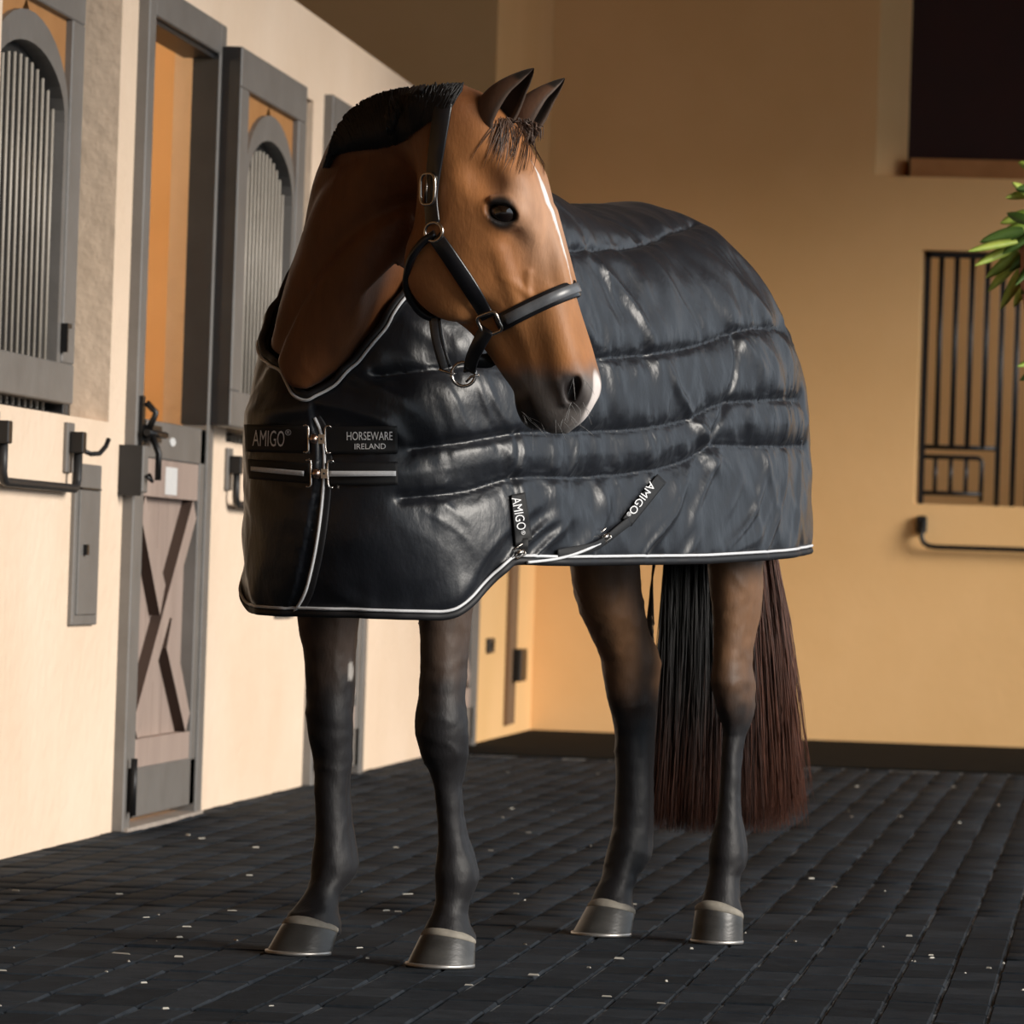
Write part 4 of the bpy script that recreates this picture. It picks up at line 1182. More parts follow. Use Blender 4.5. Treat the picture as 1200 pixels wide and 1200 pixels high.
# ------------------------------------------------------------------ the rug
M_rug = mat('quilted_nylon', (.0085, .0100, .0140), .36, col2=(.0095, .0110, .0150), scale=9, spec=.5, sheen=.03, bump=.22, bscale=34, bdist=.010, stretch=(1, 1, .55))
M_lining = mat('black_lining', (.006, .006, .007), .75)
M_bind = mat('black_binding', (.010, .010, .012), .6)
M_silver = mat('silver_piping', (.66, .67, .69), .45, col2=(.76, .77, .79), scale=200)
M_web = mat('black_webbing', (.007, .007, .008), .65, bump=.3, bscale=400, bdist=.001)
M_print = mat('silver_print', (.80, .80, .81), .5)
M_chrome = mat('nickel', (.62, .57, .52), .22, metal=1.0)
M_copper = mat('rose_knob', (.60, .42, .34), .25, metal=1.0)
rug = tag(empty('horse_rug'), 'padded black quilted rug with silver piping strapped on the horse', 'horse rug')
rf = Field()
rf.add(lambda P: rug_field(P, .004), hw(0, 0, 1.2) - np.array([1.1, 1.1, .75]), hw(0, 0, 1.2) + np.array([1.1, 1.1, .55]), .0)
RV, RQ = rf.mesh(hw(0, 0, 1.2) - np.array([1.0, 1.05, .62]), hw(0, 0, 1.2) + np.array([1.0, 1.05, .52]), .0105)
def hem_z(q):
    s, t, z = q.T
    fl = np.interp(s, [-.9, -.42, -.08, .44, .6], [.895, .868, .852, .838, .838])
    fr = .722 + .0 * s
    k = sstep(.585, .735, s)
    return fl * (1 - k) + fr * k
def cut_field(P):
    q = hloc(P); s, t, z = q.T
    zc = zcut(s, t)
    return np.minimum(z - hem_z(q), zc - z)
def clip_mesh(V, Fq, g):
    T = np.concatenate([Fq[:, [0, 1, 2]], Fq[:, [0, 2, 3]]])
    ins = g > 0
    n = ins[T].sum(1)
    keep = T[n == 3]; out = [keep]; newv = []; ed = {}
    V = list(map(tuple, V))
    def cutp(i, j):
        key = (min(i, j), max(i, j))
        if key not in ed:
            i, j = key; t = g[i] / (g[i] - g[j])
            ed[key] = len(V); V.append(tuple(np.array(V[i]) * (1 - t) + np.array(V[j]) * t))
        return ed[key]
    ex = []
    for tri in T[(n == 1) | (n == 2)]:
        m = ins[tri]
        if m.sum() == 1:
            k = int(np.argmax(m)); a, b, c = tri[k], tri[(k+1) % 3], tri[(k+2) % 3]
            ex.append((a, cutp(a, b), cutp(a, c)))
        else:
            k = int(np.argmin(m)); a, b, c = tri[k], tri[(k+1) % 3], tri[(k+2) % 3]
            p, q = cutp(a, b), cutp(a, c)
            ex += [(p, b, c), (p, c, q)]
    Tn = np.concatenate([keep, np.array(ex, int).reshape(-1, 3)])
    V = np.array(V); used = np.unique(Tn); mp = np.full(len(V), -1); mp[used] = np.arange(len(used))
    return V[used], mp[Tn]
RV, RT = clip_mesh(RV, RQ, cut_field(RV))
# one finer level for the cloth relief: split every triangle in four
def split4(V, T):
    E = np.sort(np.concatenate([T[:, [0, 1]], T[:, [1, 2]], T[:, [2, 0]]]), 1)
    u, inv = np.unique(E, axis=0, return_inverse=True); inv = inv.ravel()
    mid = (V[u[:, 0]] + V[u[:, 1]]) / 2; n = len(T); o = len(V)
    a, b, c = o + inv[:n], o + inv[n:2*n], o + inv[2*n:]
    return np.vstack([V, mid]), np.concatenate([np.stack([T[:, 0], a, c], 1), np.stack([a, T[:, 1], b], 1), np.stack([c, b, T[:, 2]], 1), np.stack([a, b, c], 1)])
base_bvh = BVHTree.FromPolygons([tuple(p) for p in RV], [tuple(map(int, t)) for t in RT])
def cast_path(bvh, pts, n, closed=False):
    """pixel path -> points and normals on the surface"""
    out = []
    for px, py in curve_pts(np.array(pts, float), n):
        h = cast(bvh, px, py)
        if h[0] is not None: out.append(h)
    return np.array([h[0] for h in out]), np.array([h[1] for h in out])
SEAMS = [
    [(655, 297), (705, 297), (745, 294), (785, 280), (825, 270), (850, 272)],
    [(440, 443), (475, 439), (545, 430), (620, 425), (700, 421), (760, 416), (820, 404), (853, 392), (905, 390), (925, 400), (940, 411)],
    [(480, 526), (545, 517), (598, 508), (665, 506), (752, 501), (805, 490), (838, 474), (880, 470), (925, 469), (942, 471)],
    [(470, 583), (540, 576), (595, 561), (665, 560), (735, 554), (801, 538), (822, 525), (870, 523), (944, 523)],
]
DARTS = [[(598, 508), (597, 530), (595, 561), (600, 610), (603, 645)], [(853, 392), (852, 430), (846, 470)], [(846, 474), (832, 500), (822, 525)]]
SP, SA, SW = [], [], []
for k, sm_ in enumerate(SEAMS):
    p, _ = cast_path(base_bvh, sm_, 260)
    L = np.concatenate([[0], np.cumsum(np.linalg.norm(np.diff(p, axis=0), axis=1))])
    SP.append(p); SA.append(L + 10 * k); SW.append(np.full(len(p), 1.0 if k < len(SEAMS) else .5))
    if k < len(SEAMS):                                           # the same seams on the far side of the horse
        m = hloc(p); m[:, 1] *= -1; ok = m[:, 0] < .55
        if ok.any(): SP.append(np.array([hw(*x) for x in m[ok]])); SA.append(L[ok] + 10 * k + 100); SW.append(np.ones(ok.sum()))
kds = []
for k in range(len(SEAMS)):
    pp = np.vstack([p for p, a in zip(SP, SA) if int(a[0] % 100) // 10 == k]); aa = np.concatenate([a for a in SA if int(a[0] % 100) // 10 == k])
    kd = KDTree(len(pp))
    for i, p in enumerate(pp): kd.insert(p, i)
    kd.balance(); kds.append((kd, aa))
dp = np.vstack([cast_path(base_bvh, d_, 120)[0] for d_ in DARTS]); kd2 = KDTree(len(dp))
for i, p in enumerate(dp): kd2.insert(p, i)
kd2.balance()
RV, RT = split4(RV, RT)
RV = rf.project(RV, 1)
G = rf.grad(RV, .003); G /= np.linalg.norm(G, axis=1)[:, None]
hq = hloc(RV); s_, t_, z_ = hq.T
wt = np.array([kd2.find(p)[2] for p in RV])
ds = np.full(len(RV), 9.); puck = np.zeros(len(RV))
for kd, aa in kds:
    fnd = [kd.find(p) for p in RV]
    d_ = np.array([f[2] for f in fnd]); a_ = aa[np.array([f[1] for f in fnd])]
    ds = np.minimum(ds, d_)
    puck += (.0050 * vnoise(np.stack([a_ * 27, d_ * 4, a_ * 0], 1), 11) * np.exp(-d_ / .065) + .0030 * vnoise(np.stack([a_ * 60, d_ * 6, a_ * 0], 1), 19) * np.exp(-d_ / .032)) * sstep(.003, .018, d_)
puff = .017 * (1 - np.exp(-(ds / .022) ** 1.1)) - .007 * np.exp(-(wt / .010) ** 2) - .003 * np.exp(-(ds / .004) ** 2)
a1 = s_ * .86 - z_ * .50; a2 = s_ * .50 + z_ * .86
fold = vnoise(np.stack([a1 * 13 + 1.2 * vnoise(RV * 4, 21), a2 * 3.0, t_ * 3], 1), 12)
fold = .0110 * np.exp(-(fold / .46) ** 2) + .0030 * np.exp(-(vnoise(np.stack([a1 * 30 + 2 * vnoise(RV * 6, 31), a2 * 6, t_ * 5], 1), 32) / .45) ** 2)
b1 = s_ * .80 + z_ * .60; b2 = -s_ * .60 + z_ * .80
fold2 = .0100 * np.exp(-(vnoise(np.stack([b1 * 17 + vnoise(RV * 5, 23), b2 * 3.2, t_ * 3], 1), 14) / .42) ** 2)
lowpart = sstep(1.12, 1.0, z_)
disp = puff + puck + fold * (1 - .6 * lowpart) + fold2 * (.25 + .75 * lowpart) + .006 * vnoise(RV * 5.5, 15) + .003 * vnoise(RV * 16, 16)
# gathered hem
hz_ = z_ - hem_z(hq)
disp -= .010 * np.exp(-np.maximum(hz_, 0) / .018)
disp += .003 * vnoise(np.stack([s_ * 38, t_ * 38, z_ * 4], 1), 17) * np.exp(-np.maximum(hz_, 0) / .05)
# the horse's right panel laps over the left one down the chest
fl_px = np.array([(376, 500), (381, 520), (382, 545), (379, 590), (374, 630), (366, 670), (357, 700), (347, 716)])
fp, fn_ = cast_path(base_bvh, fl_px, 60)
fq = hloc(fp); o_ = np.argsort(fq[:, 2])
tl_line = np.interp(z_, fq[o_, 2], fq[o_, 1])
disp += np.where(s_ > .62, .012 * sstep(.004, -.006, t_ - tl_line), 0) * sstep(1.16, 1.12, z_)
RV = RV + G * disp[:, None]
cloth = mesh_np('cloth', RV, RT, [M_rug, M_lining], rug)
md_ = cloth.modifiers.new('thickness', 'SOLIDIFY'); md_.thickness = .014; md_.offset = -1; md_.material_offset = 1; md_.material_offset_rim = 1
rug_bvh = BVHTree.FromPolygons([tuple(p) for p in RV], [tuple(map(int, t)) for t in RT])

# bindings along the open edges of the cloth
E_ = np.sort(np.concatenate([RT[:, [0, 1]], RT[:, [1, 2]], RT[:, [2, 0]]]), 1)
ue, cn = np.unique(E_, axis=0, return_counts=True)
be = ue[cn == 1]; adj = {}
for a, b in be: adj.setdefault(int(a), []).append(int(b)); adj.setdefault(int(b), []).append(int(a))
loops = []; seen = set()
for st in adj:
    if st in seen: continue
    lp = [st]; seen.add(st)
    while True:
        nx = [k for k in adj[lp[-1]] if k not in seen]
        if not nx: break
        lp.append(nx[0]); seen.add(nx[0])
    if len(lp) > 120: loops.append(lp)
def smooth_loop(A, n):
    for _ in range(n): A = (np.roll(A, 1, 0) + 2 * A + np.roll(A, -1, 0)) / 4
    return A
for lp in loops:
    P = smooth_loop(RV[lp], 30)[::3]; Nn = smooth_loop(G[lp], 30)[::3]
    Nn /= np.linalg.norm(Nn, axis=1)[:, None]
    T = np.roll(P, -1, 0) - np.roll(P, 1, 0); T /= np.linalg.norm(T, axis=1)[:, None]
    inn = np.cross(Nn, T)
    hem = hloc(P)[:, 2].mean() < .95
    if (inn[:, 2].mean() < 0) == hem: inn = -inn
    mb = MB(); mb.tube(P - inn * .001 + Nn * .002, .0085, 8, closed=True); mb.build('binding', M_bind, rug)
    mb = MB(); mb.tube(P + inn *   .010 + Nn * .0075, .0034, 6, closed=True); mb.build('silver_piping', M_silver, rug)
def strap(name, P, Nn, width, thick, m, parent, closed=False, mb=None, mi=0):
    """flat strap along points with surface normals"""
    P, Nn = np.asarray(P, float), np.asarray(Nn, float); n = len(P)
    if closed: T = np.roll(P, -1, 0) - np.roll(P, 1, 0)
    else: T = np.gradient(P, axis=0)
    T /= np.linalg.norm(T, axis=1)[:, None]
    S = np.cross(Nn, T); S /= np.linalg.norm(S, axis=1)[:, None]; Nn = np.cross(T, S)
    w = np.broadcast_to(np.asarray(width, float) / 2, (n,)); h = thick / 2; b = min(.3 * h, .0015) + h * .3
    prof = [(-1, 0, -h + b), (-1, 1, -h), (1, -1, -h), (1, 0, -h + b), (1, 0, h - b), (1, -1, h), (-1, 1, h), (-1, 0, h - b)]
    vs = []
    for i in range(n):
        for sx, ib, z in prof: vs.append(P[i] + S[i] * (sx * w[i] + ib * b * (1 if sx < 0 else 1)) + Nn[i] * z)
    fs = []; k = len(prof)
    for i in range(n if closed else n - 1):
        j = (i + 1) % n
        for q in range(k): fs.append((i*k+q, i*k+(q+1) % k, j*k+(q+1) % k, j*k+q))
    if not closed: fs += [tuple(range(k))[::-1], tuple((n-1)*k + q for q in range(k))]
    own = mb is None
    if own: mb = MB()
    mb.add(vs, fs, mi, True)
    return mb.build(name, m, parent) if own else mb
def smooth_open(A, n):
    A = A.copy()
    for _ in range(n): A[1:-1] = (A[:-2] + 2 * A[1:-1] + A[2:]) / 4
    return A
def strap_on(name, bvh, pts, width_px, thick, m, parent, lift=.004, n=60, sm=6, d=10.7):
    P, Nn = cast_path(bvh, pts, n)
    P, Nn = smooth_open(P, sm), smooth_open(Nn, sm + 14); Nn /= np.linalg.norm(Nn, axis=1)[:, None]
    return strap(name, P + Nn * lift, Nn, width_px * d / FPX, thick, m, parent)
# front edge of the overlapping panel
lead = [(368, 489), (374, 497)] + [tuple(p) for p in fl_px[1:]]
strap_on('front_binding', rug_bvh, [(p[0] + 3, p[1]) for p in lead], 11, .006, M_bind, rug, .001, 80, 8)
P, Nn = cast_path(rug_bvh, [(p[0] - .5, p[1]) for p in lead], 80)
MB().tube(smooth_open(P, 10) + smooth_open(Nn, 20) * .005, .0034, 6).build('silver_piping', M_silver, rug)
# chest straps
def decal(name, quad, nu, nv, lift, m, parent, bvh=None, thick=.003, ext=0.0):
    """patch whose four pixel corners are laid on the cloth (tl, tr, br, bl)"""
    bvh = bvh or rug_bvh; q = np.array(quad, float); V = []; Nn = []
    if ext: q = q + (q - q.mean(0)) * ext
    for j in range(nv):
        for i in range(nu):
            a, b = i / (nu - 1), j / (nv - 1)
            p = (q[0] * (1-a) + q[1] * a) * (1-b) + (q[3] * (1-a) + q[2] * a) * b
            h = cast(bvh, *p)
            V.append(h[0]); Nn.append(h[1])
    good = [i for i in range(len(V)) if V[i] is not None]
    for i in range(len(V)):
        if V[i] is None:
            j = min(good, key=lambda g: (g % nu - i % nu) ** 2 + (g // nu - i // nu) ** 2); V[i], Nn[i] = V[j], Nn[j]
    V, Nn = np.array(V).reshape(nv, nu, 3), np.array(Nn)
    Nm = nrm(Nn.mean(0))
    for _ in range(6 if nv > 4 else 0):
        Wp = np.pad(V, ((1, 1), (1, 1), (0, 0)), mode='edge')
        A = (Wp[:-2, 1:-1] + Wp[2:, 1:-1] + Wp[1:-1, :-2] + Wp[1:-1, 2:] + 4 * V) / 8
        V[1:-1, 1:-1] = A[1:-1, 1:-1]
    V = V.reshape(-1, 3)
    top = V + Nm * (lift + thick); bot = V + Nm * lift
    if parent is None: return top
    fs = []
    for j in range(nv - 1):
        for i in range(nu - 1):
            k = j * nu + i; fs.append((k, k+1, k+1+nu, k+nu))
    n = nu * nv
    rim = [i for i in range(nu)] + [j * nu + nu - 1 for j in range(1, nv)] + [(nv-1) * nu + i for i in range(nu-2, -1, -1)] + [j * nu for j in range(nv-2, 0, -1)]
    f2 = [tuple(x + n for x in f[::-1]) for f in fs] + [(rim[i], rim[i-1], rim[i-1] + n, rim[i] + n) for i in range(len(rim))]
    me = bpy.data.meshes.new(name); me.from_pydata(np.vstack([top, bot]).tolist(), [], fs + f2); me.materials.append(m)
    me.polygons.foreach_set('use_smooth', [True] * len(fs) + [False] * len(f2))
    o = link(bpy.data.objects.new(name, me), parent)
    bm = bmesh.new(); bm.from_mesh(me); bmesh.ops.recalc_face_normals(bm, faces=bm.faces); bm.to_mesh(me); bm.free()
    big = decal(name, quad, nu, nv, lift, m, None, bvh, thick, .5) if not ext else top
    return o, BVHTree.FromPolygons([tuple(p) for p in big], fs)
def text_on(body_txt, bvh, pos, size, ang, m, parent, lift=.0025, bold=.0, name='lettering', slot=None):
    """lettering laid on a patch: pos = start of the baseline in pixels, size = (width, cap height) in pixels, ang clockwise"""
    cu_ = bpy.data.curves.new('txt', 'FONT'); cu_.body = body_txt; cu_.resolution_u = 3; cu_.offset = bold
    o = bpy.data.objects.new('txt', cu_); COL.objects.link(o)
    bpy.context.view_layer.update()
    me = bpy.data.meshes.new_from_object(o.evaluated_get(bpy.context.evaluated_depsgraph_get()))
    bpy.data.objects.remove(o); bpy.data.curves.remove(cu_)
    bm = bmesh.new(); bm.from_mesh(me); bmesh.ops.triangulate(bm, faces=bm.faces)
    lo = np.array([v.co[:2] for v in bm.verts]); mn, mx = lo.min(0), lo.max(0)
    ca, sa = math.cos(ang), math.sin(ang); last = None
    for v in bm.verts:
        x = (v.co[0] - mn[0]) / (mx[0] - mn[0]) * size[0]; y = (v.co[1] - mn[1]) / (mx[1] - mn[1]) * size[1]
        h = cast(bvh, pos[0] + x * ca + y * sa, pos[1] + x * sa - y * ca)
        if h[0] is not None: last = h
        if last is not None: v.co = last[0] + last[1] * lift
    me2 = bpy.data.meshes.new(name); bm.to_mesh(me2); bm.free(); bpy.data.meshes.remove(me); me2.materials.append(m)
    return link(bpy.data.objects.new(name, me2), parent)
cs, b1_ = decal('chest_strap', [(289, 497), (364, 499), (365, 531), (291, 529)], 24, 8, .004, M_web, rug)
text_on('AMIGO', b1_, (297, 522.5), (37, 19), .03, M_print, cs)
text_on('®', b1_, (335, 510), (7, 7), .03, M_print, cs)
cs2, b2_ = decal('chest_strap', [(379, 500), (466, 499), (467, 531), (381, 532)], 26, 8, .004, M_web, rug)
text_on('HORSEWARE', b2_, (407, 516), (53, 10), -.01, M_print, cs2)
text_on('IRELAND', b2_, (416, 526.5), (36, 6.5), -.01, M_print, cs2)
cs3, b3_ = decal('chest_strap', [(293, 538), (366, 543), (367, 567), (295, 561)], 24, 8, .004, M_web, rug)
decal('reflective_strip', [(297, 546.5), (359, 552), (359, 558), (297, 552)], 24, 3, .007, M_silver, cs3, b3_, .001)
cs4, b4_ = decal('chest_strap', [(380, 543), (467, 541), (467, 568), (382, 569)], 26, 8, .004, M_web, rug)
decal('reflective_strip', [(387, 552), (465, 552), (465, 558), (387, 558.5)], 24, 3, .007, M_silver, cs4, b4_, .001)
def clasp(cx, cy):
    h = cast(rug_bvh, cx, cy); d = depth(h[0]) - .022
    c = empty('clasp'); c.parent = rug
    W = lambda x, y, dd=0: U(cx + x, cy + y, d + dd)
    MB().tube([W(-15, -15), W(-12, -16.5), W(-9.5, -15), W(-9, -12), W(-9, 0), W(-9, 12), W(-9.5, 14.5), W(-12, 16), W(-15, 15)], .0022, 8).build('wire_loop', M_chrome, c)
    MB().tube([W(18, -13), W(15.5, -15.5), W(12, -15), W(10.5, -12), W(10.5, 0), W(11, 12), W(12, 15.5), W(14.5, 16.5), W(17, 16)], .0022, 8).build('wire_loop', M_chrome, c)
    MB().tube([W(-9, 0), W(-5, 0)], .003, 8).build('wire_stem', M_chrome, c)
    MB().tube([W(-5.5, 0, .0), W(-4.5, 0, -.001), W(-2.5, 0, -.002), W(-.5, 0, -.001), W(.8, 0)], [.005, .0105, .0115, .0100, .005], 14).build('knob', M_copper, c)
    a, b = W(2.5, -5.5), W(9.5, 5.5)
    m_ = (a + b) / 2
    vs = []
    for dz in (0, -.005):
        for x, y in ((2.5, -5.5), (9.5, -5.5), (9.5, 5.5), (2.5, 5.5)): vs.append(W(x, y, dz))
    mb = MB(); mb.add(vs, [(0, 1, 2, 3), (7, 6, 5, 4), (0, 4, 5, 1), (1, 5, 6, 2), (2, 6, 7, 3), (3, 7, 4, 0)]); mb.build('slot_plate', M_chrome, c)
    mb = MB().tube([W(5.2, 0, -.0045), W(7.4, 0, -.0055)], .0022, 8); mb.build('slot', M_black, c)
clasp(370.5, 514.5); clasp(373.5, 555)
# belly strap labels
lb, bv_ = decal('strap_label', [(597, 580), (613, 577), (622, 633), (602, 640)], 8, 16, .004, M_web, rug)
text_on('AMIGO', bv_, (598.5, 584), (38, 11), math.radians(80), M_print, lb)
text_on('®', bv_, (609.5, 622), (5, 5), math.radians(80), M_print, lb)
lb2, bv2 = decal('strap_label', [(768, 556), (778, 566), (737, 617), (727, 608)], 8, 16, .004, M_web, rug)
text_on('AMIGO', bv2, (760.5, 564), (43, 9), math.radians(126), M_print, lb2)
text_on('®', bv2, (735.5, 599), (5, 5), math.radians(126), M_print, lb2)
strap_on('belly_strap', rug_bvh, [(612, 632), (611, 642), (609, 652)], 15, .004, M_web, rug, .005, 12, 2)
strap_on('belly_strap', rug_bvh, [(734, 611), (722, 620), (708, 631), (694, 640), (672, 646), (650, 649)], 11, .004, M_web, rug, .008, 40, 12)
dq = curve_pts(np.array([(703, 637), (690, 643), (672, 650), (655, 654.5), (638, 657), (618, 659)]), 30)
hd_ = [cast(rug_bvh, x, min(y, 648) - 4) for x, y in dq]
dq = smooth_open(np.array([U(x, y, depth(h[0]) - .016) for (x, y), h in zip(dq, hd_) if h[0] is not None]), 12)
MB().tube(dq, .0032, 6).build('silver_piping', M_silver, rug)
def small_buckle(cx, cy, ang, k=1.0):
    h = cast(rug_bvh, cx, cy); d = depth(h[0]) - .016
    c = empty('strap_buckle'); c.parent = rug
    ca, sa = math.cos(ang), math.sin(ang)
    W = lambda x, y, dd=0: U(cx + k * (x * ca - y * sa), cy + k * (x * sa + y * ca), d + dd)
    MB().tube([W(-9, -6), W(9, -6)], .0018, 8).build('wire_bar', M_chrome, c)
    MB().tube([W(-6, 0), W(-6, 6), W(6, 6), W(6, 0)], .0022, 8).build('wire_loop', M_chrome, c)
    MB().tube([W(-5, 1, -.002), W(0, 1, -.004), W(5, 1, -.002)], [.004, .0065, .004], 10).build('slide', M_chrome, c)
small_buckle(608, 647, -.55); small_buckle(708, 629, -.75)

# ------------------------------------------------------------------ head collar
M_leather = mat('black_leather', (.008, .008, .010), .30, spec=.6, coat=.2, bump=.08, bscale=300, bdist=.001)
M_pad = mat('grey_padded_leather', (.10, .105, .115), .32, spec=.6, col2=(.14, .145, .155), scale=60)
col = tag(empty('head_collar'), 'black leather head collar with nickel buckles on the horse', 'head collar')
def hp(px, py, w):
    """point of the head at lateral w that shows at pixel (px, py)"""
    dx, dy = px - 530, py - 135
    u, vi = .362 * dx + .932 * dy, .932 * dx - .362 * dy
    return hd(u, (vi + w * math.sin(ALPHA)) / math.cos(ALPHA), w)
def mirror(P):
    q = head_uvw(P); q[..., 2] *= -1
    return H0 + SC * (q @ HE)
dh = 10.4
def both(name, pts, wpx, thick, m, lift, n=60, sm=6):
    P, Nn = cast_path(body_bvh, pts, n)
    P, Nn = smooth_open(P, sm), smooth_open(Nn, 30); Nn /= np.linalg.norm(Nn, axis=1)[:, None]
    P = P + Nn * lift
    o = strap(name, P, Nn, wpx * dh / FPX, thick, m, col)
    Pm = mirror(P); Nm = mirror(P + Nn) - Pm
    strap(name, Pm[::-1], Nm[::-1], wpx * dh / FPX, thick, m, col)
    return P, Nn
# crown and cheek pieces
P, Nn = both('crown_strap', [(522, 116), (519, 135), (515, 165), (511, 200), (508, 235), (510, 262)], 22, .006, M_leather, .007)
a = P[0]; b = mirror(P[:1])[0]; mid = (a + b) / 2
arc = curve_pts(np.array([a, a * .75 + b * .25 + Zv * .010, mid + Zv * .014, a * .25 + b * .75 + Zv * .010, b]), 24)
an = np.array([nrm(p - (mid - Zv * .08)) for p in arc])
strap('crown_strap', arc, an, 22 * dh / FPX, .006, M_leather, col)
both('cheek_strap', [(513, 278), (526, 297), (545, 326), (562, 352), (574, 371)], 20, .006, M_leather, .007, 50)
# noseband
pts, ns = [], []
for a in np.linspace(math.radians(-42), math.radians(222), 80):
    u = 246 - 4 * math.sin(a)
    o_ = Vector(hd(u, 150 * math.sin(a), 150 * math.cos(a))); c_ = Vector(hd(u, 0, 0))
    h = body_bvh.ray_cast(o_, (c_ - o_).normalized())
    if h[0] is not None: pts.append(np.array(h[0])); ns.append(nrm(np.array(o_ - c_)))
pts = smooth_open(np.array(pts), 14); ns = np.array(ns)
nbs = strap('noseband', pts + ns * .006, ns, 21 * dh / FPX, .007, M_leather, col)
q0, q1 = 6, len(pts) - 6
strap('noseband_padding', pts[q0:q1] + ns[q0:q1] * .0105, ns[q0:q1], 12 * dh / FPX, .006, M_pad, nbs)
nose_a, nose_b = pts[0] + ns[0] * .008, pts[-1] + ns[-1] * .008
# rings and buckles
def frame_ring(name, c, ax, ay, hx, hy, r, m, parent, rnd=.35, n=28):
    P = []
    for k in range(n):
        t = 2 * math.pi * k / n
        x, y = math.cos(t), math.sin(t); p = 2 / rnd
        s = (abs(x) ** p + abs(y) ** p) ** (-1 / p)
        P.append(c + ax * hx * x * s + ay * hy * y * s)
    return MB().tube(P, r, 10, closed=True).build(name, m, parent)
px1 = SC
for sgn in (1, -1):
    fx = (lambda p: p) if sgn > 0 else (lambda p: mirror(np.asarray(p)[None])[0])
    def onface(px, py, lift):
        h = cast(body_bvh, px, py); return fx(h[0] + h[1] * lift), nrm(fx(h[0] + h[1]) - fx(h[0]))
    c, nv = onface(507.5, 222, .014); ay = nrm(fx(hd(10, -2, 0)) - fx(hd(0, 0, 0))); ay = nrm(Zv - nv * (Zv @ nv)); ax = np.cross(ay, nv)
    frame_ring('cheek_buckle', c, ax, ay, 12.5 * px1, 18 * px1, .0034, M_chrome, col, .55)
    MB().tube([c - ay * 16 * px1 + nv * .002, c + ay * 17 * px1 + nv * .004], .0020, 8).build('buckle_tongue', M_chrome, col)
    c, nv = onface(512, 272, .010); ay = nrm(Zv - nv * (Zv @ nv)); ax = np.cross(ay, nv)
    frame_ring('cheek_ring', c, ax, ay, 13 * px1, 11 * px1, .0036, M_chrome, col, 1.0)
    c, nv = onface(577, 377, .012); e_ax = nrm(.88 * cr + .42 * cu) if sgn > 0 else nrm(mirror((H0 + .88 * cr + .42 * cu)[None])[0] - mirror(H0[None])[0])
    ax = nrm(e_ax - nv * (e_ax @ nv)); ay = np.cross(nv, ax)
    frame_ring('square_ring', c, ax, ay, 13.5 * px1, 12.5 * px1, .0040, M_chrome, col, .30)
# rolled throat strap under the jaw
tp = [hp(511, 276, 58), hp(498, 284, 58), hp(486, 298, 54), hp(478, 318, 40), hp(477, 338, 26), hp(484, 355, 14), hp(497, 368, 6), hp(508, 372, 0)]
tp2 = curve_pts(np.array(tp), 40); tm2 = mirror(tp2)[::-1]
MB().tube(np.vstack([tp2, tm2[1:]]), .0085, 10).build('throat_strap', M_leather, col)
# strap from throat to chin ring
rc = hp(543, 438, 0)
pv = curve_pts(np.array([hp(509, 372, 4), hp(512, 395, 5), hp(517, 415, 5), hp(522, 431, 5)]), 16)
dn = np.tile(nrm(e3 * .9 - e2 * .1), (16, 1))
jn = strap('jaw_strap', pv, dn, 15 * px1, .005, M_leather, col)
strap('jaw_strap_facing', pv + dn * .0035, dn, 8 * px1, .003, M_pad, jn)
MB().tube([hp(514, 432, 6), hp(531, 438, 6), hp(533, 436, 4)], .0028, 8).build('strap_bar', M_chrome, col)
frame_ring('chin_ring', rc, nrm(cr), nrm(cu), 14 * px1, 14 * px1, .0036, M_chrome, col, 1.0)
# chin strap: from both square rings down to the chin ring
for w0, s_ in ((34, 1), (-30, -1)):
    pv = curve_pts(np.array([hp(571, 386, w0) if s_ > 0 else hp(584, 402, w0), hp(561, 404, w0 * .9) if s_ > 0 else hp(575, 420, w0 * .8), hp(552, 424, w0 * .4), hp(550, 434, w0 * .15)]), 18)
    dn = np.tile(nrm(e3 * .95 - e2 * .2), (18, 1))
    strap('chin_strap', pv, dn, np.linspace(19, 16, 18) * px1, .006, M_leather, col)
MB().tube([hp(546, 447, 3), hp(552, 441, 4), hp(561, 439, 4)], .0028, 8).build('strap_bar', M_chrome, col)

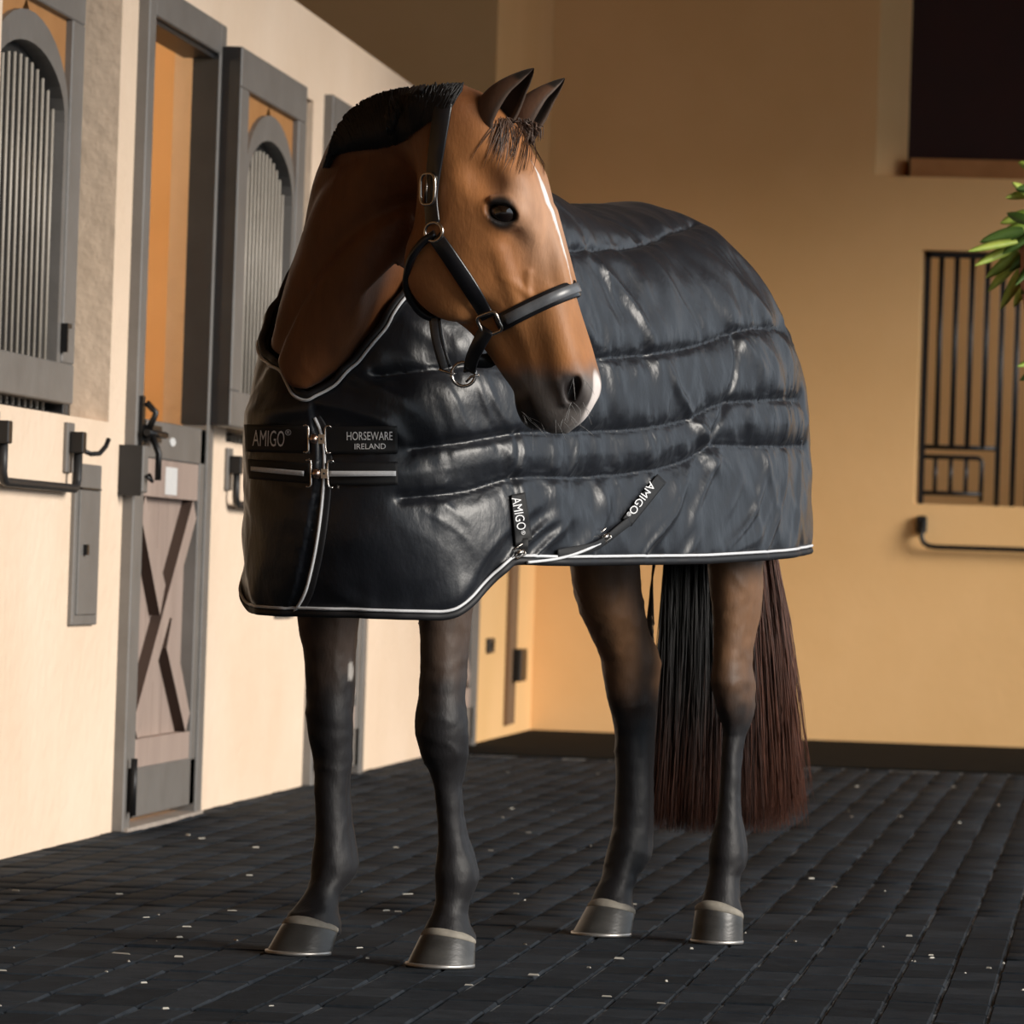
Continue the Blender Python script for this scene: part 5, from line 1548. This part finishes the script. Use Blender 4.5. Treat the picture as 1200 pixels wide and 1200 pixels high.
# ------------------------------------------------------------------ hanging plant at the right edge
M_leaf = mat('leaf', (.20, .34, .045), .45, col2=(.52, .60, .12), scale=9, spec=.4)
M_leafd = mat('leaf_dark', (.05, .11, .02), .5, col2=(.11, .20, .04), scale=9)
plant = tag(empty('hanging_plant'), 'leafy green hanging plant at the right edge of the photo', 'plant')
DP = 15.0
pc = U(1262, 285, DP)
mb = MB(); mb.tube([pc - Zv * .30, pc - Zv * .26, pc - Zv * .10, pc + Zv * .02], [.10, .13, .16, .165], 20); mb.build('pot', mat('terracotta', (.30, .12, .06), .8), plant)
mb = MB(); mb.tube([pc + Zv * .0, pc + Zv * 2.0], .006, 6); mb.build('hanger', M_black, plant)
def leaf(root, tip, w, m, droop):
    root, tip = np.asarray(root), np.asarray(tip)
    n = 10; ax = tip - root; L = np.linalg.norm(ax)
    sd = nrm(np.cross(nrm(ax), nrm(np.array([random.uniform(-.5, .5), -1, random.uniform(-.3, .6)])))); up = nrm(np.cross(sd, ax))
    vs = []
    for i in range(n):
        t = i / (n - 1); c = root + ax * t - Zv * droop * L * t * t + Zv * droop * L * t
        wd = w * (math.sin(math.pi * min(.08 + .92 * t, 1)) ** .6) * (1 - .25 * t) + .0005
        vs += [c - sd * wd + up * wd * .35, c - up * .001, c + sd * wd + up * wd * .35, c + up * .0025]
    fs = []
    for i in range(n - 1):
        a = i * 4; b = a + 4
        fs += [(a, a+1, b+1, b), (a+1, a+2, b+2, b+1), (a+2, a+3, b+3, b+2), (a+3, a, b, b+3)]
    mb = MB(); mb.add(vs, fs, 0, True); mb.build('leaf', m, plant)
LV = [((1215, 225), (1178, 232), 0), ((1212, 235), (1186, 214), 0), ((1215, 250), (1172, 262), 0), ((1205, 262), (1167, 281), 0), ((1200, 270), (1148, 284), 1), ((1192, 283), (1134, 295), 0),
      ((1196, 288), (1142, 312), 0), ((1194, 295), (1155, 326), 0), ((1200, 298), (1158, 342), 0), ((1206, 305), (1172, 363), 0), ((1214, 312), (1188, 360), 0), ((1208, 262), (1180, 250), 1),
      ((1210, 275), (1175, 298), 1), ((1215, 290), (1182, 318), 1), ((1218, 330), (1196, 345), 1), ((1225, 205), (1193, 190), 0), ((1225, 220), (1190, 222), 1), ((1220, 300), (1190, 335), 1),
      ((1230, 420), (1192, 430), 0), ((1228, 430), (1195, 446), 1)]
for r_, t_, k in LV:
    dz = random.uniform(-.12, .12)
    leaf(U(*r_, DP + dz), U(*t_, DP + dz + random.uniform(-.08, .05)), random.uniform(.014, .021), (M_leaf, M_leafd)[k], random.uniform(.02, .10))
for i in range(70):
    a = random.uniform(0, 6.28); L = random.uniform(.15, .32)
    rt = pc + np.array([.06 * math.cos(a), .06 * math.sin(a), random.uniform(-.02, .18)])
    tp_ = rt + np.array([L * math.cos(a), L * math.sin(a), random.uniform(-.12, .16)])
    if project(tp_)[0] < 1195: continue
    leaf(rt, tp_, random.uniform(.010, .016), random.choice((M_leaf, M_leafd)), .1)
